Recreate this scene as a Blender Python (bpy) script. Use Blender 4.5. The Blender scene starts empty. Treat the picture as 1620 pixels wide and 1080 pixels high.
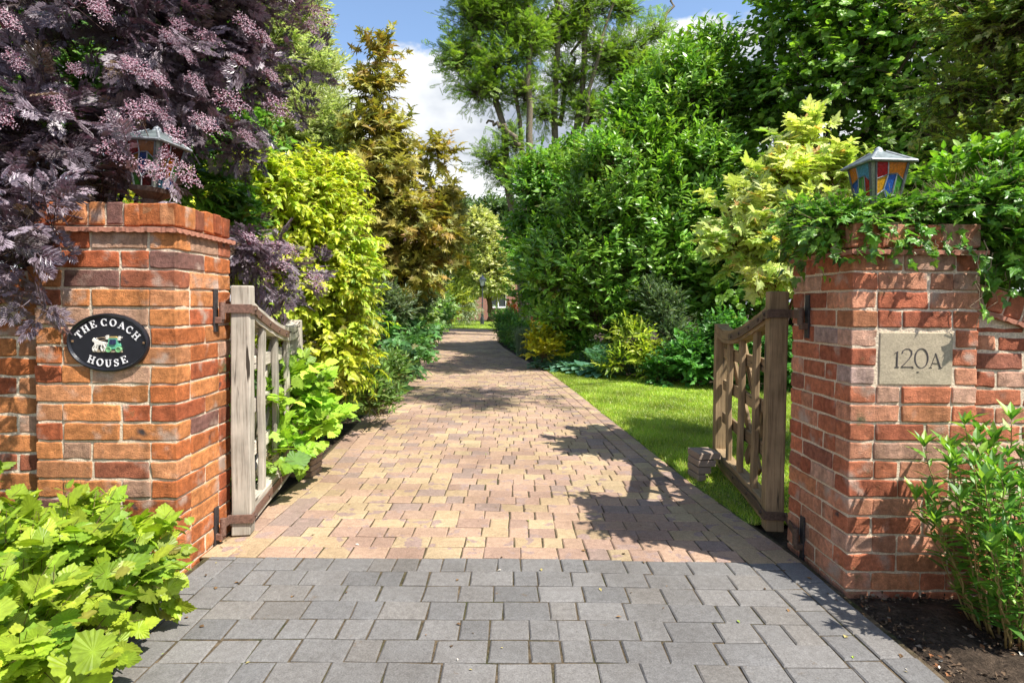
import bpy, math, random
import numpy as np
from mathutils import Vector, Matrix, Euler

# ------------------------------------------------------------ camera, sky, sun, exposure
scene = bpy.context.scene
C = scene.collection
R_ = math.radians
CAM_H = 1.15
F_PX = 900.0
PITCH = R_(1.5); ROLL = R_(-0.55)
cam_data = bpy.data.cameras.new("camera")
cam = bpy.data.objects.new("camera", cam_data); C.objects.link(cam)
cam.location = (0, 0, CAM_H)
cam.rotation_euler = (R_(90) - PITCH, ROLL, 0)
cam_data.sensor_width = 36; cam_data.lens = F_PX / 1620 * 36
SHIFT = 34.0
cam_data.shift_y = -SHIFT / 1620
cam_data.clip_start = 0.05; cam_data.clip_end = 800
scene.camera = cam

SUN_EL = R_(56.5); SUN_AZ = R_(125)          # clockwise from +Y: behind the camera and to its right
to_sun = Vector((math.sin(SUN_AZ) * math.cos(SUN_EL), math.cos(SUN_AZ) * math.cos(SUN_EL), math.sin(SUN_EL)))
sd = bpy.data.lights.new("sun", 'SUN'); sun = bpy.data.objects.new("sun", sd); C.objects.link(sun)
sd.energy = 5.0; sd.angle = R_(0.53); sd.color = (1.0, 0.95, 0.87)
sun.rotation_euler = to_sun.to_track_quat('Z', 'Y').to_euler()

world = bpy.data.worlds.new("World"); scene.world = world; world.use_nodes = True
wn = world.node_tree; wn.nodes.clear()
def wnode(t, **k):
    n = wn.nodes.new(t)
    for a, b in k.items(): setattr(n, a, b)
    return n
wout = wnode('ShaderNodeOutputWorld'); bg = wnode('ShaderNodeBackground')
sky = wnode('ShaderNodeTexSky', sky_type='NISHITA', sun_disc=False)
sky.sun_elevation = SUN_EL; sky.sun_rotation = SUN_AZ; sky.air_density = 1.0; sky.dust_density = 0.6; sky.ozone_density = 1.6
SKY_STRENGTH = 0.14
bg.inputs['Strength'].default_value = SKY_STRENGTH
tc = wnode('ShaderNodeTexCoord'); sep = wnode('ShaderNodeSeparateXYZ')
wn.links.new(tc.outputs['Generated'], sep.inputs[0])
def wmath(op, a, b=None, c=None, clamp=False):
    n = wnode('ShaderNodeMath', operation=op, use_clamp=clamp)
    for i, v in enumerate((a, b, c)):
        if v is None: continue
        if isinstance(v, (int, float)): n.inputs[i].default_value = v
        else: wn.links.new(v, n.inputs[i])
    return n.outputs[0]
mp = wnode('ShaderNodeMapping'); mp.inputs['Scale'].default_value = (1, 1, 1.7); mp.inputs['Location'].default_value = (2.1, -0.6, 0.9)
wn.links.new(tc.outputs['Generated'], mp.inputs[0])
nz = wnode('ShaderNodeTexNoise'); nz.inputs['Scale'].default_value = 5.2; nz.inputs['Detail'].default_value = 9; nz.inputs['Roughness'].default_value = 0.55
wn.links.new(mp.outputs[0], nz.inputs['Vector'])
nz2 = wnode('ShaderNodeTexNoise'); nz2.inputs['Scale'].default_value = 1.6; nz2.inputs['Detail'].default_value = 2
wn.links.new(mp.outputs[0], nz2.inputs['Vector'])
nz3 = wnode('ShaderNodeTexNoise'); nz3.inputs['Scale'].default_value = 4.3; nz3.inputs['Detail'].default_value = 5; nz3.inputs['Roughness'].default_value = 0.5
wn.links.new(mp.outputs[0], nz3.inputs['Vector'])
# cloud cover: broken cumulus low in the sky, blue above
e = wmath('MULTIPLY_ADD', sep.outputs['Z'], -2.3, 1.42)            # more cloud towards the horizon
m = wmath('MULTIPLY_ADD', nz.outputs['Fac'], 0.9, -0.45)
m = wmath('ADD', m, wmath('MULTIPLY_ADD', nz2.outputs['Fac'], 0.9, -0.45))
m = wmath('ADD', m, e)
mask = wnode('ShaderNodeMapRange', interpolation_type='SMOOTHSTEP'); wn.links.new(m, mask.inputs['Value'])
mask.inputs['From Min'].default_value = 0.46; mask.inputs['From Max'].default_value = 0.54
cr = wnode('ShaderNodeMapRange'); wn.links.new(nz3.outputs['Fac'], cr.inputs['Value'])
cr.inputs['From Min'].default_value = 0.36; cr.inputs['From Max'].default_value = 0.56
ccol = wnode('ShaderNodeMix', data_type='RGBA'); wn.links.new(cr.outputs[0], ccol.inputs['Factor'])
ccol.inputs['A'].default_value = (1.9, 2.15, 2.6, 1); ccol.inputs['B'].default_value = (4.3, 4.4, 4.5, 1)
mixw = wnode('ShaderNodeMix', data_type='RGBA')
wn.links.new(mask.outputs[0], mixw.inputs['Factor'])
wn.links.new(sky.outputs[0], mixw.inputs['A']); wn.links.new(ccol.outputs['Result'], mixw.inputs['B'])
wn.links.new(mixw.outputs['Result'], bg.inputs['Color']); wn.links.new(bg.outputs[0], wout.inputs['Surface'])

scene.view_settings.view_transform = 'Standard'; scene.view_settings.look = 'None'
scene.view_settings.gamma = 1; scene.view_settings.use_curve_mapping = False
scene.view_settings.exposure = 0.86
cy = scene.cycles
cy.max_bounces = 6; cy.diffuse_bounces = 4; cy.glossy_bounces = 2; cy.transmission_bounces = 4; cy.transparent_max_bounces = 4
cy.caustics_reflective = False; cy.caustics_refractive = False; cy.sample_clamp_indirect = 5
cy.use_denoising = True
try: cy.denoiser = 'OPENIMAGEDENOISE'
except Exception: pass

# ------------------------------------------------------------ pixel -> world
_M = np.array(Euler((R_(90) - PITCH, ROLL, 0)).to_matrix())
def ray(px, py):
    v = np.array([(px - 810) / F_PX, -(py - (540 - SHIFT)) / F_PX, -1.0])
    return _M @ v
def P(px, py, d):
    r = ray(px, py); r = r * (d / r[1]); return np.array([r[0], r[1], r[2] + CAM_H])
def G(px, py, z=0.0):
    r = ray(px, py); t = (z - CAM_H) / r[2]; return np.array([r[0] * t, r[1] * t, z])

# ------------------------------------------------------------ mesh helpers
class MB:
    """collects vertices, faces, colours and grain coordinates; build() links ONE mesh object"""
    def __init__(s): s.V = []; s.L = []; s.S = []; s.K = []; s.W = []; s.n = 0
    def add(s, V, faces, col=(.5, .5, .5), loc=None):
        V = np.asarray(V, dtype=np.float32).reshape(-1, 3)
        if isinstance(faces, np.ndarray):
            s.L.append(faces.ravel().astype(np.int64) + s.n); s.S.append(np.full(len(faces), faces.shape[1], dtype=np.int32))
        else:
            s.L.append(np.concatenate([np.asarray(f) for f in faces]).astype(np.int64) + s.n)
            s.S.append(np.array([len(f) for f in faces], dtype=np.int32))
        c = np.asarray(col, dtype=np.float32)
        if c.ndim == 1: c = np.broadcast_to(c, (len(V), 3))
        s.V.append(V); s.K.append(c); s.W.append(V if loc is None else np.asarray(loc, dtype=np.float32)); s.n += len(V)
    def build(s, name, mat, parent=None, smooth=False):
        V = np.concatenate(s.V); L = np.concatenate(s.L).astype(np.int32); S = np.concatenate(s.S); K = np.concatenate(s.K); W = np.concatenate(s.W)
        me = bpy.data.meshes.new(name)
        me.vertices.add(len(V)); me.vertices.foreach_set('co', V.ravel())
        me.loops.add(len(L)); me.loops.foreach_set('vertex_index', L)
        me.polygons.add(len(S)); st = np.concatenate(([0], np.cumsum(S)[:-1])).astype(np.int32)
        me.polygons.foreach_set('loop_start', st)
        try: me.polygons.foreach_set('loop_total', S)
        except Exception: pass
        me.polygons.foreach_set('use_smooth', np.full(len(S), smooth, dtype=bool))
        me.update(calc_edges=True)
        a = me.color_attributes.new('col', 'FLOAT_COLOR', 'POINT')
        a.data.foreach_set('color', np.concatenate([K, np.ones((len(K), 1), np.float32)], 1).ravel())
        b = me.attributes.new('loc', 'FLOAT_VECTOR', 'POINT'); b.data.foreach_set('vector', W.ravel())
        me.materials.append(mat)
        o = bpy.data.objects.new(name, me); C.objects.link(o)
        if parent is not None: o.parent = parent
        return o

def tag(o, label=None, cat=None, group=None, kind=None):
    if label: o['label'] = label
    if cat: o['category'] = cat
    if group: o['group'] = group
    if kind: o['kind'] = kind
    return o
def empty(name, loc=(0, 0, 0), rz=0.0):
    o = bpy.data.objects.new(name, None); C.objects.link(o); o.location = loc; o.rotation_euler = (0, 0, rz); o.empty_display_size = .1
    return o
def attach(o, p):
    """parent o (built in world coordinates) to p without moving it"""
    o.parent = p
    o.matrix_parent_inverse = Matrix.LocRotScale(p.location, p.rotation_euler, None).inverted()
    return o

BOXF = [(0, 1, 3, 2), (4, 6, 7, 5), (0, 4, 5, 1), (2, 3, 7, 6), (0, 2, 6, 4), (1, 5, 7, 3)]
def lattice(nx, ny, nz):
    """surface lattice of a box: integer coords and quads"""
    idx = {}; pts = []
    def vid(p):
        if p not in idx: idx[p] = len(pts); pts.append(p)
        return idx[p]
    F = []
    for i in range(nx):
        for j in range(ny):
            for k, fl in ((0, 1), (nz, 0)):
                q = [vid((i, j, k)), vid((i + 1, j, k)), vid((i + 1, j + 1, k)), vid((i, j + 1, k))]
                F.append(q[::-1] if fl else q)
    for i in range(nx):
        for k in range(nz):
            for j, fl in ((0, 0), (ny, 1)):
                q = [vid((i, j, k)), vid((i + 1, j, k)), vid((i + 1, j, k + 1)), vid((i, j, k + 1))]
                F.append(q[::-1] if fl else q)
    for j in range(ny):
        for k in range(nz):
            for i, fl in ((0, 1), (nx, 0)):
                q = [vid((i, j, k)), vid((i, j + 1, k)), vid((i, j + 1, k + 1)), vid((i, j, k + 1))]
                F.append(q[::-1] if fl else q)
    return np.array(pts), np.array(F)
_lat = {}
def block(mb, c, size, bev=.004, jit=.002, col=(.5, .5, .5), rng=None, n=(7, 4, 3), R=None, freq=42, loc_axis=None):
    """bevelled, slightly uneven box centred at c"""
    if n not in _lat: _lat[n] = lattice(*n)
    pts, F = _lat[n]
    size = np.asarray(size, float); V = np.zeros((len(pts), 3)); on = np.zeros(len(pts), int)
    for a in range(3):
        m = n[a]
        if m == 1: g = np.array([-.5, .5]) * size[a]
        elif m == 2: g = np.array([-.5, 0, .5]) * size[a]
        else:
            b = min(bev, size[a] * .2)
            g = np.concatenate(([-size[a] / 2], np.linspace(-size[a] / 2 + b, size[a] / 2 - b, m - 1), [size[a] / 2]))
        V[:, a] = g[pts[:, a]]
        on += ((pts[:, a] == 0) | (pts[:, a] == m)).astype(int)
    k = np.where(on == 2, bev * .32, np.where(on == 3, bev * .5, 0))[:, None]
    ends = ((pts == 0) | (pts == np.array(n)))
    V -= np.sign(V) * k * ends
    if rng is not None and jit:
        D = np.zeros_like(V)
        for a in range(3):
            ph = rng.uniform(0, 6.28, 4); fr = rng.uniform(.5, 1.6, (4, 3)) * freq * rng.choice([-1, 1], (4, 3))
            D[:, a] = sum(np.sin(V @ fr[q] + ph[q]) for q in range(4)) / 4
        V += D * jit * 1.6
    loc = V.copy()
    if loc_axis is not None: loc = loc[:, loc_axis]
    if rng is not None: loc = loc + rng.uniform(-20, 20, 3)
    if R is not None: V = V @ np.asarray(R).T
    mb.add(V + np.asarray(c), F, col, loc)
def rotz(a): return np.array([[math.cos(a), -math.sin(a), 0], [math.sin(a), math.cos(a), 0], [0, 0, 1]])
def roty(a): return np.array([[math.cos(a), 0, math.sin(a)], [0, 1, 0], [-math.sin(a), 0, math.cos(a)]])
def tube(mb, pts, rad, col, ns=6, caps=True):
    pts = np.asarray(pts, float); n = len(pts); rad = np.broadcast_to(rad, (n,))
    T = np.gradient(pts, axis=0); T /= np.linalg.norm(T, axis=1)[:, None] + 1e-9
    up = np.array([0, 0, 1.]) if abs(T[0][2]) < .8 else np.array([1., 0, 0])
    A = np.cross(T, up); A /= np.linalg.norm(A, axis=1)[:, None] + 1e-9; B = np.cross(T, A)
    th = np.linspace(0, 2 * math.pi, ns, endpoint=False)
    V = pts[:, None] + rad[:, None, None] * (np.cos(th)[None, :, None] * A[:, None] + np.sin(th)[None, :, None] * B[:, None])
    i = np.arange(n - 1)[:, None] * ns; j = np.arange(ns)[None]; j2 = (j + 1) % ns
    F = np.stack([i + j, i + ns + j, i + ns + j2, i + j2], -1).reshape(-1, 4)
    s = np.concatenate(([0], np.cumsum(np.linalg.norm(np.diff(pts, axis=0), axis=1))))
    loc = np.stack([np.repeat(s, ns), np.tile(np.cos(th) * rad.mean(), n), np.tile(np.sin(th) * rad.mean(), n)], 1)
    faces = [tuple(f) for f in F]
    if caps: faces += [tuple(range(ns)), tuple(range((n - 1) * ns, n * ns))[::-1]]
    mb.add(V.reshape(-1, 3), faces, col, loc)
def bez(a, b, sag, n=6, rng=None, wob=0.0):
    t = np.linspace(0, 1, n)[:, None]; a = np.asarray(a, float); b = np.asarray(b, float)
    mid = (a + b) / 2 + np.asarray(sag, float)
    p = (1 - t) ** 2 * a + 2 * t * (1 - t) * mid + t ** 2 * b
    if rng is not None and wob: p[1:-1] += rng.normal(0, wob, (n - 2, 3))
    return p
def prism(mb, poly, z0, z1, col, axis='y', loc=None):
    """extrude a 2-D polygon (x,z) along y, or (x,y) along z"""
    p = np.asarray(poly, float); n = len(p)
    if axis == 'y':
        V = np.concatenate([np.c_[p[:, 0], np.full(n, z0), p[:, 1]], np.c_[p[:, 0], np.full(n, z1), p[:, 1]]])
    else:
        V = np.concatenate([np.c_[p, np.full(n, z0)], np.c_[p, np.full(n, z1)]])
    F = [tuple(range(n)), tuple(range(2 * n - 1, n - 1, -1))] + [(i, i + n, (i + 1) % n + n, (i + 1) % n) for i in range(n)]
    mb.add(V, F, col, loc)

# ------------------------------------------------------------ materials
def new_mat(name):
    m = bpy.data.materials.new(name); m.use_nodes = True; nt = m.node_tree; nt.nodes.clear()
    out = nt.nodes.new('ShaderNodeOutputMaterial'); p = nt.nodes.new('ShaderNodeBsdfPrincipled'); nt.links.new(p.outputs[0], out.inputs['Surface'])
    return m, nt, p, out
def nd(nt, t, **k):
    n = nt.nodes.new(t)
    for a, b in k.items():
        if a in ('operation', 'data_type', 'blend_type', 'attribute_name', 'interpolation_type', 'feature', 'use_clamp'): setattr(n, a, b)
        else: n.inputs[a.replace('_', ' ')].default_value = b
    return n
def attr(nt, name): return nd(nt, 'ShaderNodeAttribute', attribute_name=name)
def ramp(nt, src, stops):
    r = nt.nodes.new('ShaderNodeValToRGB'); nt.links.new(src, r.inputs[0]); el = r.color_ramp.elements
    while len(el) < len(stops): el.new(.5)
    for e_, (p, c) in zip(el, stops): e_.position = p; e_.color = (*c, 1) if len(c) == 3 else c
    return r.outputs[0]
def mixc(nt, f, a, b, mode='MIX'):
    m = nd(nt, 'ShaderNodeMix', data_type='RGBA', blend_type=mode)
    for s, v in (('Factor', f), ('A', a), ('B', b)):
        if isinstance(v, (int, float)): m.inputs[s].default_value = v
        elif isinstance(v, tuple): m.inputs[s].default_value = (*v, 1) if len(v) == 3 else v
        else: nt.links.new(v, m.inputs[s])
    return m.outputs['Result']
def noise(nt, vec, scale, detail=4, rough=.5):
    n = nd(nt, 'ShaderNodeTexNoise', Scale=scale, Detail=detail, Roughness=rough); nt.links.new(vec, n.inputs['Vector']); return n.outputs['Fac']
def bump(nt, p, h, strength=.3, dist=.01):
    b = nd(nt, 'ShaderNodeBump', Strength=strength, Distance=dist); nt.links.new(h, b.inputs['Height']); nt.links.new(b.outputs[0], p.inputs['Normal'])
def fac_range(nt, src, a, b):
    m = nd(nt, 'ShaderNodeMapRange', interpolation_type='SMOOTHSTEP'); nt.links.new(src, m.inputs['Value'])
    m.inputs['From Min'].default_value = a; m.inputs['From Max'].default_value = b; return m.outputs[0]

def leaf_mat(name, rough=.42, transl=.3, spec=.5, tint=(1.25, 1.3, .6)):
    m, nt, p, out = new_mat(name)
    a = attr(nt, 'col'); lo = attr(nt, 'loc')
    n1 = noise(nt, lo.outputs['Vector'], 60, 2)
    col = mixc(nt, 1.0, a.outputs['Color'], ramp(nt, n1, [(.3, (.8, .8, .8)), (.7, (1.15, 1.15, 1.15))]), 'MULTIPLY')
    nt.links.new(col, p.inputs['Base Color']); p.inputs['Roughness'].default_value = rough
    p.inputs['Specular IOR Level'].default_value = spec
    t = nt.nodes.new('ShaderNodeBsdfTranslucent'); nt.links.new(mixc(nt, 1.0, col, tint, 'MULTIPLY'), t.inputs['Color'])
    mx = nt.nodes.new('ShaderNodeMixShader'); mx.inputs[0].default_value = transl
    nt.links.new(p.outputs[0], mx.inputs[1]); nt.links.new(t.outputs[0], mx.inputs[2]); nt.links.new(mx.outputs[0], out.inputs['Surface'])
    return m
def plain_mat(name, rough=.8, metallic=0., spec=.4, nscale=40, nstr=.25, bstr=.2, bdist=.003):
    """colour from the mesh, broken up by noise"""
    m, nt, p, out = new_mat(name)
    a = attr(nt, 'col'); lo = attr(nt, 'loc')
    n1 = noise(nt, lo.outputs['Vector'], nscale, 5, .6)
    col = mixc(nt, 1.0, a.outputs['Color'], ramp(nt, n1, [(.3, (1 - nstr,) * 3), (.7, (1 + nstr,) * 3)]), 'MULTIPLY')
    nt.links.new(col, p.inputs['Base Color']); p.inputs['Roughness'].default_value = rough; p.inputs['Metallic'].default_value = metallic
    p.inputs['Specular IOR Level'].default_value = spec
    bump(nt, p, n1, bstr, bdist)
    return m
def brick_mat():
    m, nt, p, out = new_mat('brick')
    a = attr(nt, 'col'); lo = attr(nt, 'loc'); v = lo.outputs['Vector']
    big = noise(nt, v, 9, 3); mid = noise(nt, v, 38, 5, .65); fine = noise(nt, v, 220, 4, .7)
    c = mixc(nt, 1.0, a.outputs['Color'], ramp(nt, mid, [(.25, (.5, .48, .48)), (.75, (1.35, 1.3, 1.25))]), 'MULTIPLY')
    c = mixc(nt, fac_range(nt, noise(nt, v, 9, 3, .5), .55, .75), c, (.52, .38, .30))          # lime bloom
    c = mixc(nt, fac_range(nt, noise(nt, v, 10, 2, .5), .68, .78), c, (.07, .055, .055))         # kiln burns
    c = mixc(nt, 1.0, c, ramp(nt, fine, [(.3, (.75, .75, .75)), (.7, (1.15, 1.15, 1.15))]), 'MULTIPLY')
    gp = nd(nt, 'ShaderNodeNewGeometry'); ms = nd(nt, 'ShaderNodeMapping', Scale=(9, 9, 1.3)); nt.links.new(gp.outputs['Position'], ms.inputs[0])
    run = noise(nt, ms.outputs[0], 1.0, 5, .65)                                                   # run-off streaks and thin algae
    c = mixc(nt, 1.0, c, ramp(nt, run, [(.34, (.66, .66, .62)), (.52, (1, 1, 1)), (.75, (1.12, 1.1, 1.08))]), 'MULTIPLY')
    alg = noise(nt, gp.outputs['Position'], 5.5, 6, .7)
    c = mixc(nt, fac_range(nt, alg, .62, .74), c, (.13, .13, .06))
    nt.links.new(c, p.inputs['Base Color']); p.inputs['Roughness'].default_value = .88; p.inputs['Specular IOR Level'].default_value = .25
    h = nd(nt, 'ShaderNodeMath', operation='ADD'); nt.links.new(mid, h.inputs[0]); nt.links.new(fine, h.inputs[1])
    bump(nt, p, h.outputs[0], .8, .007)
    return m
def wood_mat(name):
    m, nt, p, out = new_mat(name)
    a = attr(nt, 'col'); lo = attr(nt, 'loc')
    mp_ = nd(nt, 'ShaderNodeMapping', Scale=(3.0, 60, 60)); nt.links.new(lo.outputs['Vector'], mp_.inputs[0]); v = mp_.outputs[0]
    g1 = noise(nt, v, 1.6, 6, .65); g2 = noise(nt, lo.outputs['Vector'], 7, 3)
    mp2 = nd(nt, 'ShaderNodeMapping', Scale=(2.0, 26, 26)); nt.links.new(lo.outputs['Vector'], mp2.inputs[0])
    g3 = noise(nt, mp2.outputs[0], 1.3, 3, .5)
    c = mixc(nt, 1.0, a.outputs['Color'], ramp(nt, g1, [(.28, (.5, .47, .44)), (.5, (1, 1, 1)), (.75, (1.25, 1.22, 1.2))]), 'MULTIPLY')
    c = mixc(nt, 1.0, c, ramp(nt, g2, [(.3, (.72, .72, .7)), (.7, (1.2, 1.18, 1.15))]), 'MULTIPLY')
    c = mixc(nt, fac_range(nt, g3, .63, .68), c, (.05, .04, .03))                                # drying cracks
    nt.links.new(c, p.inputs['Base Color']); p.inputs['Roughness'].default_value = .85; p.inputs['Specular IOR Level'].default_value = .2
    bump(nt, p, g1, .5, .004)
    return m
def paver_mat(name, dark):
    m, nt, p, out = new_mat(name)
    a = attr(nt, 'col'); lo = attr(nt, 'loc'); v = lo.outputs['Vector']
    g = nd(nt, 'ShaderNodeNewGeometry')
    fine = noise(nt, v, 190, 4, .8); mid = noise(nt, v, 45, 4, .6); edge = noise(nt, v, 11, 2, .5); dirt = noise(nt, g.outputs['Position'], 1.3, 6, .65)
    c = a.outputs['Color']
    if not dark: c = mixc(nt, fac_range(nt, edge, .60, .635), c, (.30, .215, .18))               # through-coloured dark corners
    c = mixc(nt, 1.0, c, ramp(nt, mid, [(.3, (.84, .83, .82)), (.7, (1.12, 1.12, 1.12))]), 'MULTIPLY')
    c = mixc(nt, 1.0, c, ramp(nt, fine, [(.3, (.6, .6, .6)), (.7, (1.35, 1.35, 1.35))]), 'MULTIPLY')
    c = mixc(nt, 1.0, c, ramp(nt, dirt, [(.3, (.74, .71, .68)), (.6, (1.06, 1.06, 1.06))]), 'MULTIPLY')
    sp_ = noise(nt, g.outputs['Position'], 3.1, 3, .5)
    c = mixc(nt, fac_range(nt, sp_, .71, .76), c, (.16, .10, .05))
    if dark:
        c = mixc(nt, fac_range(nt, fine, .70, .76), c, (.40, .39, .37))
        c = mixc(nt, fac_range(nt, noise(nt, g.outputs['Position'], 7, 6, .7), .64, .72), c, (.12, .085, .055))
    nt.links.new(c, p.inputs['Base Color']); p.inputs['Roughness'].default_value = .9; p.inputs['Specular IOR Level'].default_value = .3
    h = nd(nt, 'ShaderNodeMath', operation='ADD'); nt.links.new(mid, h.inputs[0]); nt.links.new(fine, h.inputs[1])
    bump(nt, p, h.outputs[0], .4, .003)
    return m
def soil_mat(name, c1, c2, c3, scale=1.0):
    m, nt, p, out = new_mat(name)
    g = nd(nt, 'ShaderNodeNewGeometry'); v = g.outputs['Position']
    a = noise(nt, v, 9 * scale, 8, .7); b = noise(nt, v, 70 * scale, 5, .7)
    c = ramp(nt, a, [(.3, c1), (.5, c2), (.72, c3)])
    c = mixc(nt, 1.0, c, ramp(nt, b, [(.3, (.45, .45, .45)), (.7, (1.5, 1.5, 1.5))]), 'MULTIPLY')
    nt.links.new(c, p.inputs['Base Color']); p.inputs['Roughness'].default_value = .95; p.inputs['Specular IOR Level'].default_value = .15
    h = nd(nt, 'ShaderNodeMath', operation='ADD'); nt.links.new(a, h.inputs[0]); nt.links.new(b, h.inputs[1])
    bump(nt, p, h.outputs[0], .8, .03)
    return m
def glass_mat(name):
    m, nt, p, out = new_mat(name)
    a = attr(nt, 'col'); g = nd(nt, 'ShaderNodeNewGeometry'); n1 = noise(nt, g.outputs['Position'], 120, 3)
    c = mixc(nt, 1.0, a.outputs['Color'], ramp(nt, n1, [(.3, (.7, .7, .7)), (.7, (1.3, 1.3, 1.3))]), 'MULTIPLY')
    nt.links.new(c, p.inputs['Base Color']); p.inputs['Roughness'].default_value = .12
    t = nt.nodes.new('ShaderNodeBsdfTranslucent'); nt.links.new(c, t.inputs['Color'])
    mx = nt.nodes.new('ShaderNodeMixShader'); mx.inputs[0].default_value = .45
    nt.links.new(p.outputs[0], mx.inputs[1]); nt.links.new(t.outputs[0], mx.inputs[2]); nt.links.new(mx.outputs[0], out.inputs['Surface'])
    bump(nt, p, n1, .3, .002)
    return m

M_brick = brick_mat()
M_mortar = plain_mat('mortar', .95, spec=.1, nscale=120, nstr=.3, bstr=.9, bdist=.006)
M_tile = plain_mat('clay_tile', .85, nscale=50, nstr=.35, bstr=.4, bdist=.004)
M_wood = wood_mat('weathered_oak')
M_iron = plain_mat('rusty_iron', .62, .35, .5, 90, .4, .4, .002)
M_paint = plain_mat('gloss_black_paint', .28, 0, .6, 30, .2, .12, .002)
M_white = plain_mat('white_paint', .45, 0, .5, 60, .08, .1, .001)
M_stone = plain_mat('buff_stone', .9, 0, .2, 160, .22, .5, .002)
M_lead = plain_mat('lead_grey_metal', .55, .3, .5, 60, .4, .2, .002)
M_glass = glass_mat('stained_glass')
M_tan = paver_mat('buff_pavers', False)
M_grey = paver_mat('grey_pavers', True)
M_joint = soil_mat('joint_sand', (.05, .065, .02), (.10, .075, .045), (.17, .125, .08), .6)
M_soil = soil_mat('garden_soil', (.03, .022, .015), (.06, .043, .03), (.14, .10, .07))
M_lawn = soil_mat('lawn_base', (.08, .13, .025), (.17, .25, .04), (.27, .34, .07), .7)
M_bark = plain_mat('bark', .95, 0, .15, 30, .45, .8, .012)
M_stem = plain_mat('stem', .7, 0, .3, 40, .3, .3, .003)
M_leaf = leaf_mat('leaf', .45, .40)
M_gloss = leaf_mat('glossy_leaf', .36, .34, .5)
M_pale = leaf_mat('pale_leaf', .55, .4, .4)
M_dark = leaf_mat('purple_leaf', .38, .15, .6, (1.1, .5, .7))
M_flower = leaf_mat('petal', .6, .35, .3, (1.0, .8, .9))

# ------------------------------------------------------------ leaf templates  (x along the leaf, y across, z up)
def T(V, F): return np.array(V, dtype=np.float32), np.array(F, dtype=np.int64)
def t_ovate(w=.28, curl=.25, fold=.25, st=(.3, .65)):
    V = [(0, 0, 0)]
    for k, t in enumerate(st):
        ww = w * (1.0 if k == 0 else .8)
        z = -curl * t * t; V += [(t, 0, z), (t, ww, z + fold * ww), (t, -ww, z + fold * ww)]
    V.append((1, 0, -curl))
    F = [(0, 1, 2), (0, 3, 1)]
    for k in range(len(st) - 1):
        a = 1 + 3 * k; b = a + 3
        F += [(a, b, a + 1), (b, b + 1, a + 1), (a, a + 2, b), (b, a + 2, b + 2)]
    a = 1 + 3 * (len(st) - 1); e_ = len(V) - 1
    F += [(a, e_, a + 1), (a, a + 2, e_)]
    return T(V, F)
def t_diamond(w=.3, curl=.2):
    return T([(0, 0, 0), (.45, w, .05), (1, 0, -curl), (.45, -w, .05), (.45, 0, -.05)], [(0, 4, 1), (4, 2, 1), (0, 3, 4), (4, 3, 2)])
def t_two(w=.35): return T([(0, 0, 0), (.5, w, .06), (1, 0, -.12), (.5, -w, .06)], [(0, 2, 1), (0, 3, 2)])
def t_palm(half, cx=.33, curl=.22, wave=.04):
    """half: outline from base to tip for y>0; mirrored, fanned round an inner point"""
    pts = [(0, 0)] + list(half) + [(1, 0)] + [(x, -y) for x, y in reversed(half)]
    V = [(cx, 0, -curl * cx * cx - .02)]
    for i, (x, y) in enumerate(pts):
        r = math.hypot(x - cx, y); V.append((x, y, -curl * (x * x) - curl * .9 * y * y + (wave if i % 2 else -wave * .3) * r * 2 + .05 * abs(y)))
    n = len(pts)
    return T(V, [(0, i + 1, (i + 1) % n + 1) for i in range(n)])
NINEBARK = [(-.06, .10), (-.03, .24), (.05, .26), (.07, .36), (.15, .37), (.19, .46), (.27, .42), (.33, .44), (.38, .32), (.47, .31), (.52, .38), (.62, .34), (.66, .27), (.75, .27), (.78, .19), (.87, .15), (.90, .08)]
SYCAM = [(-.10, .12), (-.08, .30), (.06, .24), (.20, .50), (.26, .36), (.40, .58), (.50, .44), (.42, .22), (.60, .22), (.66, .14), (.82, .13)]
PALMATE = [(-.12, .22), (.08, .12), (.02, .5), (.25, .17), (.42, .52), (.42, .13), (.7, .12)]
IVY = [(-.14, .14), (-.1, .30), (.12, .38), (.26, .5), (.36, .24), (.55, .2), (.75, .12)]
ROUND = [(-.06, .14), (.02, .32), (.22, .44), (.48, .43), (.72, .28), (.88, .1)]
def t_pinnate(n=4, l=.3, w=.09, ar=1.0):
    V = []; F = []
    def leaflet(x, y, a, L, z):
        b = len(V); c, s = math.cos(a), math.sin(a)
        for u, v, zz in ((0, 0, 0), (.5, w / l, .03), (1, 0, -.12), (.5, -w / l, .03)):
            V.append((x + L * (u * c - v * s), y + L * (u * s + v * c), z + zz * L - .08 * x * x))
        F.extend([(b, b + 2, b + 1), (b, b + 3, b + 2)])
    for k in range(n):
        x = .22 + .62 * k / (n - 1); L = l * (1 - .25 * abs(k / (n - 1) - .4))
        leaflet(x, 0, R_(62), L, 0); leaflet(x, 0, R_(-62), L, 0)
    leaflet(.86, 0, 0, l * .9, 0)
    b = len(V); V += [(0, .008, 0), (0, -.008, 0), (.86, 0, -.06)]; F.append((b, b + 1, b + 2))
    return T(V, F)
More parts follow.
